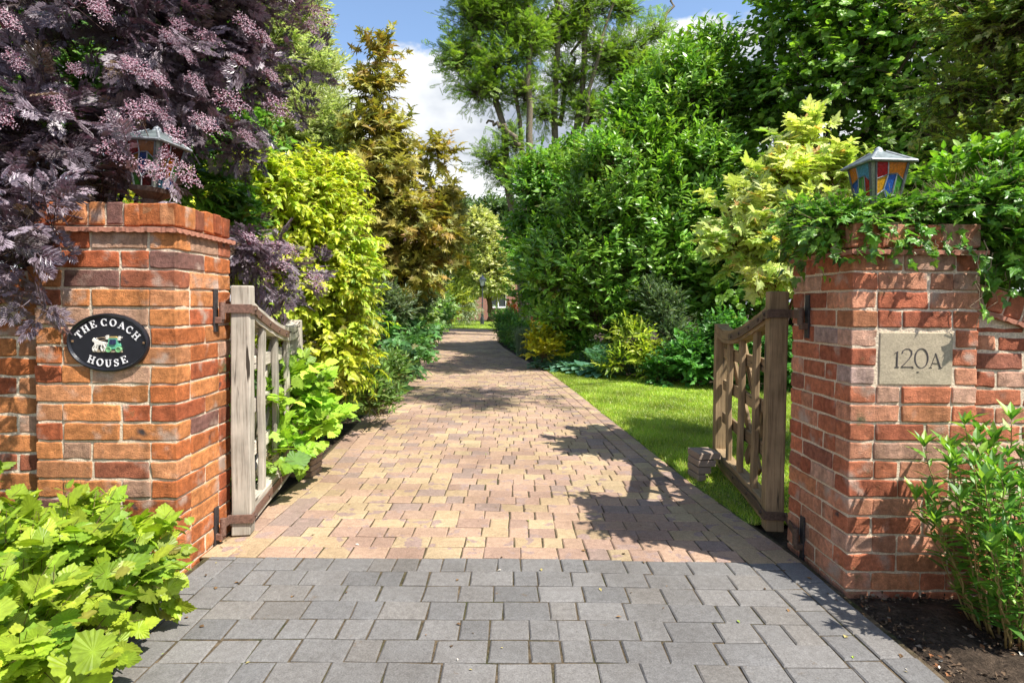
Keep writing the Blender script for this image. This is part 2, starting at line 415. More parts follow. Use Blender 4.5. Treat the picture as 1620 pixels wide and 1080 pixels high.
def t_lace():
    """finely cut elder leaf: leaflets that are themselves split into thin teeth"""
    V = []; F = []
    def spike(x, y, z, a, L, w):
        b = len(V); c, s = math.cos(a), math.sin(a)
        for u, v, zz in ((0, 0, 0), (.45, w, .02), (1, 0, -.18), (.45, -w, .02)):
            V.append((x + u * L * c - v * s, y + u * L * s + v * c, z + zz * L))
        F.extend([(b, b + 2, b + 1), (b, b + 3, b + 2)])
    def leaflet(x, y, a, L, z):
        c, s = math.cos(a), math.sin(a)
        for u, da, l in ((.12, 30, .55), (.12, -30, .55), (.34, 26, .5), (.34, -26, .5), (.56, 22, .4), (.56, -22, .4), (0, 0, 1.0)):
            spike(x + u * L * c, y + u * L * s, z - .12 * u * L, a + R_(da), L * l, .028)
    for x, L in ((.28, .42), (.5, .46), (.7, .40)):
        leaflet(x, 0, R_(52), L, -.06 * x); leaflet(x, 0, R_(-52), L, -.06 * x)
    leaflet(.76, 0, 0, .45, -.05)
    b = len(V); V += [(0, .012, 0), (0, -.012, 0), (.8, 0, -.05)]; F.append((b, b + 1, b + 2))
    return T(V, F)
TPL = dict(ovate=t_ovate(), lance=t_ovate(.14, .22, .3), laurel=t_ovate(.19, .28, .35), diamond=t_diamond(), two=t_two(), slim=t_two(.12), dogwood=t_ovate(.3, .4, .3, (.25, .6)),
           nine=t_palm(NINEBARK, .33, .25, .012), sycam=t_palm(SYCAM, .3, .25, .02), palm=t_palm(PALMATE, .28, .3, .03), ivy=t_palm(IVY, .3, .2, .03), round=t_palm(ROUND, .4, .25, .03),
           ash=t_pinnate(5, .26, .06), lace=t_lace())
def tpl_area(t):
    V, F = t; a = V[F]; return .5 * np.linalg.norm(np.cross(a[:, 1] - a[:, 0], a[:, 2] - a[:, 0]), axis=1).sum()

TONE = {k: np.array([1.18] + [(.90 if i % 2 else 1.10) for i in range(len(TPL[k][0]) - 1)]) for k in ('nine', 'sycam', 'palm', 'ivy')}
for k in ('ovate', 'lance', 'laurel', 'dogwood'): TONE[k] = np.where(np.abs(TPL[k][0][:, 1]) < 1e-6, 1.22, .93)

def norm(v): return v / (np.linalg.norm(v, axis=-1, keepdims=True) + 1e-9)
def put_leaves(mb, tpl, pos, dirs, nrm, size, col, rng, wvar=.15, loc_scale=None):
    V0, F0 = TPL[tpl] if isinstance(tpl, str) else tpl
    n = len(pos); X = norm(dirs); Z = norm(nrm - (nrm * X).sum(1, keepdims=True) * X); Y = np.cross(Z, X)
    s = size[:, None, None]; w = (1 + rng.normal(0, wvar, n))[:, None, None]; cu = (1 + rng.normal(0, .5, n))[:, None, None]
    V = pos[:, None] + s * (V0[None, :, 0:1] * X[:, None] + w * V0[None, :, 1:2] * Y[:, None] + cu * V0[None, :, 2:3] * Z[:, None])
    F = (np.arange(n)[:, None, None] * len(V0) + F0[None]).reshape(-1, F0.shape[1])
    K = np.repeat(col, len(V0), axis=0)
    if isinstance(tpl, str) and tpl in TONE: K = K * np.tile(TONE[tpl], n)[:, None]      # paler midribs and lobe veins
    loc = (s * V0[None]) + rng.uniform(-9, 9, (n, 1, 3))
    mb.add(V.reshape(-1, 3), F, K, loc.reshape(-1, 3))
def pick(palette, n, rng):
    c = np.array([p[0] for p in palette], float); w = np.array([p[1] for p in palette], float)
    return c[rng.choice(len(c), n, p=w / w.sum())]

def blob(px, py, d, rx, ry, rd):
    """ellipsoid centred at a point seen at (px,py) and depth d; rx, ry given at that depth in photo pixels, rd in metres"""
    c = P(px, py, d); k = d / F_PX
    return (c[0], c[1], c[2], rx * k, rd, ry * k)
def foliage(mb, stems, blobs, tpl, size, palette, rng, lai=2.5, clump=.3, inner=2.6, per=9, twig=None, up=.35, out=.8, spread=.9, flat=.6, tone=.18, zmin=.02, front=.35, face=.8, stemcol=(.1, .07, .04), stem_r=0, gap=.0, droop=0., tips=None):
    B = np.array(blobs, float)
    p_ = 1.6; a, b, c = B[:, 3], B[:, 4], B[:, 5]
    area = 4 * math.pi * (((a * b) ** p_ + (a * c) ** p_ + (b * c) ** p_) / 3) ** (1 / p_)
    twig = twig or size * 2.2
    mg = .5 * clump + .35 * twig
    B[:, 3:6] = np.maximum(B[:, 3:6] * .5, B[:, 3:6] - mg)
    la = tpl_area(TPL[tpl]) * size * size
    nl = int(lai * area.sum() * 1.0 / la); nt_ = max(8, nl // per); ncl = max(6, int(area.sum() / (clump * clump * 1.1)))
    # clump centres spread through the outer volume
    bi = rng.choice(len(B), ncl, p=area / area.sum())
    u = norm(rng.normal(0, 1, (ncl, 3))); r = rng.uniform(0, 1, ncl) ** (1 / inner)
    u[:, 2] = np.where((u[:, 2] < -.35) & (rng.uniform(size=ncl) < .5), -u[:, 2], u[:, 2])
    u[:, 1] = np.where((u[:, 1] > .3) & (rng.uniform(size=ncl) > front), -u[:, 1], u[:, 1])
    lump = 1 + .16 * np.sin(u[:, 0] * 5 + B[bi, 0] * 3) * np.sin(u[:, 2] * 6 + B[bi, 1] * 2) + rng.normal(0, .05, ncl)
    cc = B[bi, :3] + u * (r * lump)[:, None] * B[bi, 3:6]
    if gap: keep = rng.uniform(size=ncl) > gap * (.5 + .5 * np.sin(cc[:, 0] * 2.1 + cc[:, 2] * 2.7)); cc = cc[keep]; u = u[keep]; bi = bi[keep]; ncl = len(cc)
    ctone = 1 + rng.normal(0, tone, ncl)
    # twigs
    ti = rng.integers(0, ncl, nt_)
    q = norm(rng.normal(0, 1, (nt_, 3))) * (rng.uniform(0, 1, nt_) ** .5)[:, None] * clump * np.array([1, 1, flat])
    o_ = norm(u[ti] / B[bi[ti], 3:6])
    base = cc[ti] + q
    td = norm(o_ * out + norm(q) * .7 + np.array([0, 0, up]) + rng.normal(0, .35, (nt_, 3)))
    # leaves along twigs
    k = np.arange(nt_ * per); w = k // per; f = (k % per + rng.uniform(0, 1, len(k))) / per
    side = norm(np.cross(td[w], np.array([0, 0, 1.0]))); ang = np.where(k % 2 == 0, 1, -1) * (.8 + rng.normal(0, .25, len(k)))
    s2 = norm(rng.normal(0, 1, (len(k), 3)))
    pos = base[w] + td[w] * (f * twig)[:, None] + np.array([0, 0, -1.]) * (droop * (f ** 2) * twig)[:, None]
    ld = norm(td[w] * (.35 + f[:, None] * .8) + side[w] * ang[:, None] * spread + s2 * .35 + np.array([0, 0, -droop]))
    nn = norm(np.array([0, 0, 1.0]) * 1.0 + o_[w] * face + rng.normal(0, .38, (len(k), 3)))
    kp = pos[:, 2] > zmin
    pos, ld, nn, w, f = pos[kp], ld[kp], nn[kp], w[kp], f[kp]
    n = len(pos)
    pal = pick(palette, ncl, rng)[ti[w]]; pl = pick(palette, n, rng)
    col = (pal * .55 + pl * .45) * (ctone[ti[w]] * (1 + rng.normal(0, .12, n)))[:, None]
    if tips is not None:
        tm = ((f > .7) & (rng.uniform(size=n) < tips[1]))[:, None]; col = np.where(tm, np.array(tips[0]), col)
    bad = rng.uniform(size=n) < .02; col[bad] = col[bad] * .35 + np.array([.22, .15, .045]) * .65
    col = np.clip(col, .004, .9)
    sz = size * np.clip(1 + rng.normal(0, .32, n), .4, 1.8) * (1 - .25 * f)
    put_leaves(mb, tpl, pos, ld, nn, sz, col, rng)
    if stems is not None and stem_r:
        e0 = base; e1 = base + td * twig
        side0 = norm(np.cross(td, np.array([0, 0, 1.0]))); up0 = np.cross(side0, td)
        tri = [side0, -side0 * .5 + up0 * .86, -side0 * .5 - up0 * .86]
        back = base - td * twig * .8
        V = np.concatenate([np.stack([back + t * stem_r for t in tri], 1), np.stack([e1 + t * stem_r * .4 for t in tri], 1)], 1)
        F0 = np.array([(0, 3, 4, 1), (1, 4, 5, 2), (2, 5, 3, 0)])
        F = (np.arange(len(V))[:, None, None] * 6 + F0[None]).reshape(-1, 4)
        V = V.reshape(-1, 3); 
        stems.add(V, F, stemcol)
    return cc
def limbs(mb, root, targets, r0, col, rng, n_main=7, wob=.05, lift=.25, fine=True, trunk_top=None):
    """a tapering trunk, main limbs and finer branches reaching the clump centres"""
    root = np.asarray(root, float); tg = np.asarray(targets)
    top = np.asarray(trunk_top, float) if trunk_top is not None else root * .35 + tg.mean(0) * .65
    path = bez(root, top, rng.normal(0, .05, 3) * np.linalg.norm(top - root), 9, rng, wob * .4)
    rr = np.linspace(r0, r0 * .45, 9); rr[0] *= 1.35
    tube(mb, path, rr, col, 9)
    mains = tg[rng.choice(len(tg), min(n_main, len(tg)), replace=False)]
    ends = []
    for m_ in mains:
        s = path[rng.integers(3, 9)]
        pth = bez(s, m_, np.array([0, 0, lift * np.linalg.norm(m_ - s) * .5]), 7, rng, wob)
        tube(mb, pth, np.linspace(r0 * .42, r0 * .1, 7), col, 6); ends.append(pth)
    if fine and ends:
        E = np.concatenate(ends)
        for t_ in tg[rng.choice(len(tg), min(len(tg), 70), replace=False)]:
            j = np.argmin(np.linalg.norm(E - t_, axis=1) + .3 * np.maximum(0, E[:, 2] - t_[2]))
            tube(mb, bez(E[j], t_, (0, 0, .05 * np.linalg.norm(E[j] - t_)), 4, rng, wob * .4), np.linspace(r0 * .1, r0 * .03, 4), col, 4, False)
def plant(name, label, cat, base, blobs, tpl, size, palette, seed, mat=None, part=('stems', 'foliage'), group=None, trunk=None, **kw):
    rng = np.random.default_rng(seed)
    root = empty(name, tuple(base)); tag(root, label, cat, group)
    fm = MB(); sm = MB()
    stem_col = kw.get('stemcol', (.1, .07, .04))
    cc = foliage(fm, sm, blobs, tpl, size, palette, rng, **kw)
    tr = trunk or dict(r0=.02, n_main=6)
    limbs(sm, base, cc, col=stem_col, rng=rng, **tr)
    f = attach(fm.build(part[1], mat or M_leaf), root); s = attach(sm.build(part[0], M_bark, smooth=True), root)
    return root, cc, rng

# ============================================================ THE SETTING
rng = np.random.default_rng(5)
g = MB(); N = 40
xs = np.concatenate([-np.geomspace(1, 150, 20)[::-1], [0], np.geomspace(1, 150, 20)]); ys = np.concatenate([[-60, -20, -6, -2], np.linspace(0, 30, 21), np.geomspace(33, 260, 12)])
X, Y = np.meshgrid(xs, ys); Vg = np.stack([X.ravel(), Y.ravel(), np.full(X.size, -.03)], 1)
nx = len(xs); I = (np.arange(len(ys) - 1)[:, None] * nx + np.arange(nx - 1)[None]).ravel()
g.add(Vg, np.stack([I, I + 1, I + nx + 1, I + nx], 1), (.1, .08, .05))
tag(g.build('ground', M_soil), kind='structure')

# drive edges, from the near end to the far bend
DL = np.array([(2.55, -1.40), (3.74, -1.36), (5.0, -1.45), (6.7, -1.56), (9.0, -1.62), (11.2, -1.78), (14.5, -2.35), (17.9, -2.9), (22, -3.2), (27, -3.4)])
DR = np.array([(2.55, 1.33), (3.66, 1.19), (5.2, 1.06), (7.4, .88), (9.75, .66), (12.6, .17), (15.2, -.2), (17.9, -.46), (22, -.55), (27, -.60)])
def xl(y): return np.interp(y, DL[:, 0], DL[:, 1])
def xr(y): return np.interp(y, DR[:, 0], DR[:, 1])
GAPJ = .0055
def paver(mb, x0, x1, y0, y1, col, rng, top=0.0, sk0=0., sk1=0., R=None, c0=None):
    """one block with a worn chamfered top; sk: x skew of its ends"""
    g_ = (GAPJ if y1 < 2.6 else .0052) * .5 * rng.uniform(.6, 1.5); b = .0055; t = top + rng.normal(0, .0008); h = .05
    tl = rng.normal(0, .0006, 2)
    q = np.array([(x0 + g_, y0 + g_), (x1 - g_, y0 + g_), (x1 - g_, y1 - g_), (x0 + g_, y1 - g_)]) + rng.normal(0, .0018, (4, 2))
    c = q.mean(0)
    inn = c + (q - c) * (1 - 2 * b / np.array([x1 - x0, y1 - y0]))
    V = np.zeros((12, 3)); V[:4, :2] = q; V[:4, 2] = t - h; V[4:8, :2] = q; V[4:8, 2] = t - b * .75; V[8:, :2] = inn
    V[8:, 2] = t + (inn - c) @ (tl / .08)
    F = np.array([(8, 9, 10, 11)] + [(4 + i, 4 + (i + 1) % 4, 8 + (i + 1) % 4, 8 + i) for i in range(4)] + [(i, (i + 1) % 4, 4 + (i + 1) % 4, 4 + i) for i in range(4)])
    loc = V - np.array([*c, 0]) + rng.uniform(-9, 9, 3)
    if R is not None: V = (V - np.array(c0)) @ R.T + np.array(c0)
    mb.add(V, F, col, loc)
BUFF = [((.375, .275, .165), 4.2), ((.36, .245, .172), 4), ((.315, .212, .158), 2.4), ((.265, .195, .16), 1.4), ((.40, .305, .185), 1.4)]
GREYS = [((.162, .156, .149), 4), ((.178, .17, .161), 3), ((.147, .143, .139), 2), ((.168, .157, .144), 1)]
def edge_run(mb, f, y0, y1, off, wid, pal, rng, ln=.165):
    """blocks laid end to end along an edge curve f(y)"""
    y = y0
    while y < y1:
        L = ln * rng.choice([.85, 1, 1.25]); ye = min(y + L, y1)
        xa, xb = float(f(y)), float(f(ye)); a = math.atan2(xb - xa, ye - y)
        xm = (xa + xb) / 2; ym = (y + ye) / 2; ln_ = math.hypot(xb - xa, ye - y)
        paver(mb, xm + off, xm + off + wid, ym - ln_ / 2, ym + ln_ / 2, pick(pal, 1, rng)[0] * (1 + rng.normal(0, .06)), rng, R=rotz(-a), c0=(xm, ym, 0))
        y = ye
def rows(mb, y0, y1, dy, fl, fr, pal, rng, ln=(.10, .138, .172)):
    y = y0; k = 0
    while y < y1 - 1e-6:
        ym = y + dy / 2; a, b = float(fl(ym)), float(fr(ym)); x = a - rng.uniform(0, .0)
        wav = lambda xx: .009 * math.sin(xx * 2.1 + y * .7) + .004 * math.sin(xx * 5.3 + y * 3)
        while x < b - .02:
            L = rng.choice(ln, p=(.28, .37, .35)) * (1 if y < 12 else 1.0); xe = x + L
            if xe > b - .05: xe = b
            w_ = wav((x + xe) / 2)
            paver(mb, x, xe, y + w_, y + dy + w_, pick(pal, 1, rng)[0] * (1 + rng.normal(0, .05)), rng)
            x = xe
        y += dy; k += 1
def sheet(mb, ya, fl, fr, z, col):
    ya = np.asarray(ya); V = []; 
    for y in ya: V += [(float(fl(y)), y, z), (float(fr(y)), y, z)]
    F = np.array([(2 * i, 2 * i + 1, 2 * i + 3, 2 * i + 2) for i in range(len(ya) - 1)])
    mb.add(V, F, col)

root = empty('driveway', (0, 10, 0)); tag(root, kind='structure')
mb = MB(); EW = .125
Y_SPLIT = 2.55
rows(mb, Y_SPLIT, 27, .119, lambda y: xl(y) + 2 * EW, lambda y: xr(y) - 2 * EW, BUFF, rng)
for k in range(2):
    edge_run(mb, xl, Y_SPLIT, 27, k * EW, EW, BUFF, rng); edge_run(mb, xr, Y_SPLIT, 27, -(k + 1) * EW, EW, BUFF, rng)
attach(mb.build('paving_blocks', M_tan), root)
mb = MB(); sheet(mb, np.linspace(Y_SPLIT - .01, 27, 60), lambda y: xl(y) - .02, lambda y: xr(y) + .02, -.0062, (.11, .08, .05)); attach(mb.build('joint_bed', M_joint), root)
root = empty('forecourt', (0, 1, 0)); tag(root, kind='structure')
mb = MB()
gl = lambda y: -1.30 - .03 * (2.5 - y); gr = lambda y: 1.325 + .035 * (2.5 - y)
rows(mb, Y_SPLIT - .125 * 26, Y_SPLIT, .125, lambda y: gl(y) + 2 * EW - .06 , lambda y: gr(y) - 2 * EW, GREYS, rng, (.105, .14, .178))
for k in range(2):
    edge_run(mb, lambda y: gl(y) - .06, -.7, Y_SPLIT, k * EW, EW, GREYS, rng); edge_run(mb, gr, -.7, Y_SPLIT, -(k + 1) * EW, EW, GREYS, rng)
attach(mb.build('paving_blocks', M_grey), root)
mb = MB(); sheet(mb, np.linspace(-.75, Y_SPLIT - .01, 10), lambda y: gl(y) - .08, lambda y: gr(y) + .02, -.0062, (.11, .08, .05)); attach(mb.build('joint_bed', M_joint), root)

# lawn on the right and the verge at the far end
def lawn(name, label_z, poly_l, poly_r, y0, y1, nb, hgt, seed, w=.004):
    r = np.random.default_rng(seed); mb = MB(); ya = np.linspace(y0, y1, 30)
    sheet(mb, ya, lambda y: poly_l(y) - .01 , poly_r, -.002, (.1, .17, .03)); tag(mb.build(name, M_lawn), kind='structure')
    y = y0 + (y1 - y0) * r.uniform(0, 1, nb) ** 1.25; x = np.interp(r.uniform(0, 1, nb), [0, 1], [0, 1])
    L_ = np.array([poly_l(v) for v in y]); R2 = np.array([poly_r(v) for v in y]); x = L_ + (R2 - L_) * x
    h = hgt * r.uniform(.5, 1.3, nb) * (1 + .4 * np.sin(x * 3.1) * np.sin(y * 2.3)); a = r.uniform(0, 6.28, nb); ln = r.normal(0, .55, (nb, 2)) * h[:, None]
    b0 = np.stack([x, y, np.full(nb, -.008)], 1); dx = np.stack([np.cos(a), np.sin(a), 0 * a], 1) * (w * (1 + (y - y0) * .12))[:, None]
    tip = b0 + np.c_[ln, h]
    V = np.stack([b0 - dx, b0 + dx, tip], 1).reshape(-1, 3); F = np.arange(nb * 3).reshape(-1, 3)
    base = pick([((.26, .40, .045), 4), ((.38, .50, .06), 4), ((.50, .56, .10), 2), ((.50, .46, .18), .8)], nb, r) * (1 + .3 * np.sin(x * 1.7 + 1) * np.sin(y * 1.1 + x) + .25 * np.sin(x * 6.1 + y * 2) * np.sin(y * 7.3 - x))[:, None]
    g_ = MB(); g_.add(V, F, np.repeat(base, 3, 0)); return g_
lf = lambda y: float(xr(y)) + .004 + .012 * math.sin(y * 9) * math.sin(y * 23)
lr = lambda y: float(np.interp(y, [3.2, 5, 7.8, 9.2, 10.4], [5.5, 5.2, 3.6, 1.9, .62]))
gm = lawn('lawn', 0, lf, lr, 3.0, 10.4, 260000, .036, 11)
tag(gm.build('grass', M_leaf), 'short mown green grass of the lawn behind the right gate', 'grass', kind='stuff')
gm = lawn('verge', 0, lambda y: -6.0, lambda y: float(np.interp(y, [27, 33, 40], [-.3, 1.5, 3])), 27.02, 40, 30000, .07, 12, .012)
tag(gm.build('grass', M_leaf), 'bright strip of grass across the far end of the drive', 'grass', kind='stuff')

# ============================================================ BRICK PIERS AND WALLS
BRICKS = [((.52, .165, .055), 4), ((.58, .235, .085), 3.6), ((.43, .12, .05), 2), ((.58, .26, .12), 1.4), ((.38, .13, .07), .8), ((.56, .34, .23), 1.2), ((.22, .11, .09), .25)]
MORTAR_C = (.66, .54, .40)
def fill(L, unit, parity):
    """split a run of length L into stretchers (2) and headers (1)"""
    h = max(1, int(round(L / (unit / 2)))); out = []
    if parity and h > 2: out.append(1); h -= 1
    while h >= 2: out.append(2); h -= 2
    if h: out.append(1)
    out = np.array(out, float); return out / out.sum() * L
PINK = [((.54, .19, .10), 4), ((.60, .28, .17), 3.4), ((.44, .14, .075), 2), ((.60, .36, .26), 2.0), ((.52, .37, .32), .35), ((.36, .14, .09), .6), ((.56, .24, .12), 1.2)]
def pier(name, label, x0, x1, y0, y1, course, unit, zcap, seed, face_skip=None, BRICKS=BRICKS):
    r = np.random.default_rng(seed); t = empty(name, ((x0 + x1) / 2, (y0 + y1) / 2, 0)); tag(t, label, 'gate pier', 'brick gate piers')
    dp = unit * .455; J = .0095
    core = MB(); block(core, ((x0 + x1) / 2, (y0 + y1) / 2, zcap / 2 - .05), (x1 - x0 - .0095, y1 - y0 - .0095, zcap + .1), .002, 0, MORTAR_C, None, (1, 1, 1))
    attach(core.build('mortar', M_mortar), t)
    b = MB(); n = int(round(zcap / course)); ch = zcap / n
    def br(xa, xb, ya, yb, z, k):
        if face_skip and ya < y0 + .02 and z + ch > sz0 + .02 and z < sz1 - .02 and xb > sx0 and xa < sx1 and yb - ya < .2:
            for a_, b_ in ((xa, min(xb, sx0 - .004)), (max(xa, sx1 + .004), xb)):
                if b_ - a_ > .035: br2(a_, b_, ya, yb, z, k)
            return
        br2(xa, xb, ya, yb, z, k)
    def br2(xa, xb, ya, yb, z, k):
        col = pick(BRICKS, 1, r)[0] * (1 + r.normal(0, .1))
        bx0, bx1, by0, by1 = xa + J / 2, xb - J / 2, ya + J / 2, yb - J / 2
        block(b, ((bx0 + bx1) / 2 + r.normal(0, .0012), (by0 + by1) / 2 + r.normal(0, .0015), z + ch / 2), (bx1 - bx0, by1 - by0, ch - J), .005, .0021, col, r, (9, 5, 4))
    for k in range(-1, n):
        z = k * ch; odd = k % 2
        if odd:
            fx0, fx1, sy0, sy1 = x0, x1, y0 + dp, y1 - dp
        else:
            fx0, fx1, sy0, sy1 = x0 + dp, x1 - dp, y0, y1
        for ya, yb in ((y0, y0 + dp), (y1 - dp, y1)):
            x = fx0 - (J / 2 if odd else 0)
            for L in fill(fx1 - fx0 + (J if odd else 0), unit, (k // 2) % 2): br(x, x + L, ya - J / 2, yb + J / 2, z, k); x += L
        for xa, xb in ((x0, x0 + dp), (x1 - dp, x1)):
            y = sy0 - (0 if odd else J / 2)
            for L in fill(sy1 - sy0 + (0 if odd else J), unit, (k // 2) % 2): br(xa - J / 2, xb + J / 2, y, y + L, z, k); y += L
    attach(b.build('brickwork', M_brick), t)
    # scalloped tile course under the coping
    tl = MB(); pj = .018
    def scallop(a, b_, nrm):
        a = np.array(a); b_ = np.array(b_); L = np.linalg.norm(b_ - a); d = (b_ - a) / L; m_ = 72; nv = np.array(nrm)
        V = []
        for i in range(m_ + 1):
            s = i / m_; u = a + d * L * s; dz = .006 * abs(math.sin(s * L / .045 * math.pi)) ** .8 ; o = pj + r.normal(0, .0006)
            for (oo, zz) in ((-.03, .012), (o, .010), (o, -.004 - dz), (o - .012, -.004 - dz), (-.03, -.004)):
                V.append((u[0] + nv[0] * oo, u[1] + nv[1] * oo, zcap + zz + r.normal(0, .0006)))
        F = []
        for i in range(m_):
            for j in range(5): F.append((i * 5 + j, i * 5 + (j + 1) % 5, (i + 1) * 5 + (j + 1) % 5, (i + 1) * 5 + j))
        tl.add(V, F, np.array((.40, .17, .11)) )
    e = pj
    scallop((x0 - e, y0), (x1 + e, y0), (0, -1)); scallop((x1, y0 - e), (x1, y1 + e), (1, 0)); scallop((x0, y1 + e), (x0, y0 - e), (-1, 0)); scallop((x1 + e, y1), (x0 - e, y1), (0, 1))
    block(tl, ((x0 + x1) / 2, (y0 + y1) / 2, zcap + .007), (x1 - x0 - .02, y1 - y0 - .02, .022), .002, 0, MORTAR_C, None, (1, 1, 1))
    attach(tl.build('scalloped_tiles', M_tile, smooth=False), t)
    # coping of bricks on edge
    cp = MB(); z = zcap + .020; hc = .098; bw = .0745
    block(cp, ((x0 + x1) / 2, (y0 + y1) / 2, z + hc / 2 - .003), (x1 - x0 - .02, y1 - y0 - .02, hc - .006), .002, 0, MORTAR_C, None, (1, 1, 1))
    def cb(xa, xb, ya, yb):
        block(cp, ((xa + xb) / 2, (ya + yb) / 2 + r.normal(0, .002), z + hc / 2 + r.normal(0, .002)), (xb - xa - .010, yb - ya - .006, hc - .004), .006, .002, pick(BRICKS, 1, r)[0] * .92 * (1 + r.normal(0, .12)), r, (5, 5, 5))
    m_ = int(round((x1 - x0) / bw)); w_ = (x1 - x0) / m_
    for i in range(m_): cb(x0 + i * w_, x0 + (i + 1) * w_, y0, y0 + .2); cb(x0 + i * w_, x0 + (i + 1) * w_, y1 - .2, y1)
    m_ = int(round((y1 - y0) / bw)); w_ = (y1 - y0) / m_
    for i in range(m_):
        for xa, xb in ((x1 - .2, x1 + .002), (x0 - .002, x0 + .2)): 
            ya = y0 + i * w_
            block(cp, ((xa + xb) / 2, ya + w_ / 2, z + hc / 2 + r.normal(0, .002) + .001), (xb - xa, w_ - .010, hc - .004), .006, .002, pick(BRICKS, 1, r)[0] * .92 * (1 + r.normal(0, .12)), r, (5, 5, 5))
    attach(cp.build('coping', M_brick), t)
    return t
# left pier
LX0, LX1, LY0, LY1 = -1.99, -1.40, 2.37, 2.83
RX0, RX1, RY0, RY1 = (P(1352, 400, 2.29)[0] + P(1337, 900, 2.29)[0]) / 2, P(1552, 430, 2.29)[0], 2.29, 2.78
print('RX', RX0, RX1)
L_CAP = P(168, 364, LY0)[2]; R_CAP = P(1450, 400, RY0)[2]
pier('brick_gate_pier', 'orange-red brick gate pier carrying the black oval house sign', LX0, LX1, LY0, LY1, .0825, .237, L_CAP, 21)
sx0, sx1 = P(1391, 560, RY0)[0], P(1509, 560, RY0)[0]; sz1, sz0 = P(1450, 525, RY0)[2], P(1450, 610, RY0)[2]
pier('brick_gate_pier', 'pinkish red brick gate pier with a carved stone number block and ivy on top', RX0, RX1, RY0, RY1, .075, .225, R_CAP, 22, True, PINK)

def garden_wall(name, label, xa, xb, y, course, unit, ztop, sign, seed, BRICKS=BRICKS):
    """wall running away from a pier; the top sweeps down away from it. sign: -1 to the left, 1 to the right"""
    r = np.random.default_rng(seed); t = empty(name, (xa, y, 0)); tag(t, label, 'wall')
    th = .215; dp = .1; J = .0095; Lx = abs(xb - xa)
    zt = lambda s: ztop - .30 * (1 - math.exp(-(s / .62) ** 1.5)); b = MB(); core = MB()
    ns = 26; ss = np.linspace(0, Lx, ns)
    poly = [(xa, -.1)] + [(xa + sign * s, zt(s) - .002) for s in ss] + [(xb, -.1)]
    prism(core, poly, y + .0035, y + th - .0035, MORTAR_C); attach(core.build('mortar', M_mortar), t)
    k = -1
    while k * course < ztop:
        z = k * course; s = 0; first = (k % 2) * .5
        L0 = unit * (1 - first) if first else unit
        while s < Lx:
            L = (unit / 2 if (s == 0 and k % 2) else unit) ; L = min(L, Lx - s)
            if L < .04: break
            top = min(z + course - J / 2, min(zt(s), zt(s + L)) - .004)
            if top - z > .025:
                for yy in (y + dp / 2, y + th - dp / 2):
                    h = top - z - J / 2
                    block(b, (xa + sign * (s + L / 2), yy + r.normal(0, .0015), z + J / 2 + h / 2), (L - J, dp, h), .006, .0024, pick(BRICKS, 1, r)[0] * (1 + r.normal(0, .1)), r, (8, 4, 4))
            s += L
        k += 1
    attach(b.build('brickwork', M_brick), t)
    tl = MB(); V = []; m_ = int(Lx / .006)
    for i in range(m_ + 1):
        s = Lx * i / m_; dz = .006 * abs(math.sin(s / .045 * math.pi)) ** .8; zz = zt(s)
        for (oo, q) in ((.1, .012), (-.022, .010), (-.022, -.004 - dz), (-.01, -.004 - dz), (.1, -.004)): V.append((xa + sign * s, y + oo, zz + q))
    tl.add(V, [(i * 5 + j, i * 5 + (j + 1) % 5, (i + 1) * 5 + (j + 1) % 5, (i + 1) * 5 + j) for i in range(m_) for j in range(5)], (.40, .17, .11))
    attach(tl.build('scalloped_tiles', M_tile), t)
    cp = MB(); s = .037
    while s < Lx - .03:
        a = math.atan2(zt(s + .03) - zt(s - .03 if s > .03 else 0), .06 if s > .03 else s + .03) * sign
        block(cp, (xa + sign * s, y + th / 2, zt(s) + .020 + .05), (.066, th - .002, .098), .006, .002, pick(BRICKS, 1, r)[0] * .92 * (1 + r.normal(0, .12)), r, (5, 5, 5), R=roty(-a))
        s += .0755
    cpm = MB(); prism(cpm, [(xa + sign * s_, zt(s_) + .008) for s_ in ss] + [(xa + sign * s_, zt(s_) + .105) for s_ in ss[::-1]], y + .01, y + th - .01, MORTAR_C)
    attach(cp.build('coping', M_brick), t); attach(cpm.build('coping_mortar', M_mortar), t)
garden_wall('garden_wall', 'shaded brick wall sweeping down left from the house sign pier', LX0 - .004, -4.2, LY0 + .055, .0825, .237, P(50, 462, LY0 + .05)[2], -1, 31)
garden_wall('garden_wall', 'ivy topped brick wall sweeping down right from the numbered pier', RX1 + .004, 4.2, RY0 + .05, .075, .225, P(1556, 494, RY0 + .05)[2], 1, 32, PINK)

# ============================================================ LETTERING (flat serif strokes)
def ribbon(mb, pts, w, y0, y1, col, xf):
    """stroke of varying width through 2-D points, as a thin solid; xf maps (x,z)->(x,z)"""
    p = np.array(pts, float); n = len(p); w = np.broadcast_to(w, (n,)) / 2
    d = np.gradient(p, axis=0); d /= np.linalg.norm(d, axis=1)[:, None] + 1e-9; nn = np.c_[-d[:, 1], d[:, 0]]
    a = np.array([xf(*q) for q in p + nn * w[:, None]]); b = np.array([xf(*q) for q in p - nn * w[:, None]])
    V = []
    for i in range(n): V += [(a[i][0], y0, a[i][1]), (b[i][0], y0, b[i][1]), (b[i][0], y1, b[i][1]), (a[i][0], y1, a[i][1])]
    F = [(i * 4 + j, i * 4 + (j + 1) % 4, i * 4 + 4 + (j + 1) % 4, i * 4 + 4 + j) for i in range(n - 1) for j in range(4)]
    F += [(0, 1, 2, 3), (4 * n - 1, 4 * n - 2, 4 * n - 3, 4 * n - 4)]
    mb.add(V, F, col)
def arc(cx, cy, rx, ry, a0, a1, n=14): t = np.radians(np.linspace(a0, a1, n)); return np.c_[cx + rx * np.cos(t), cy + ry * np.sin(t)]
TH, TN = .16, .075     # thick and thin strokes; glyph box is 1 high
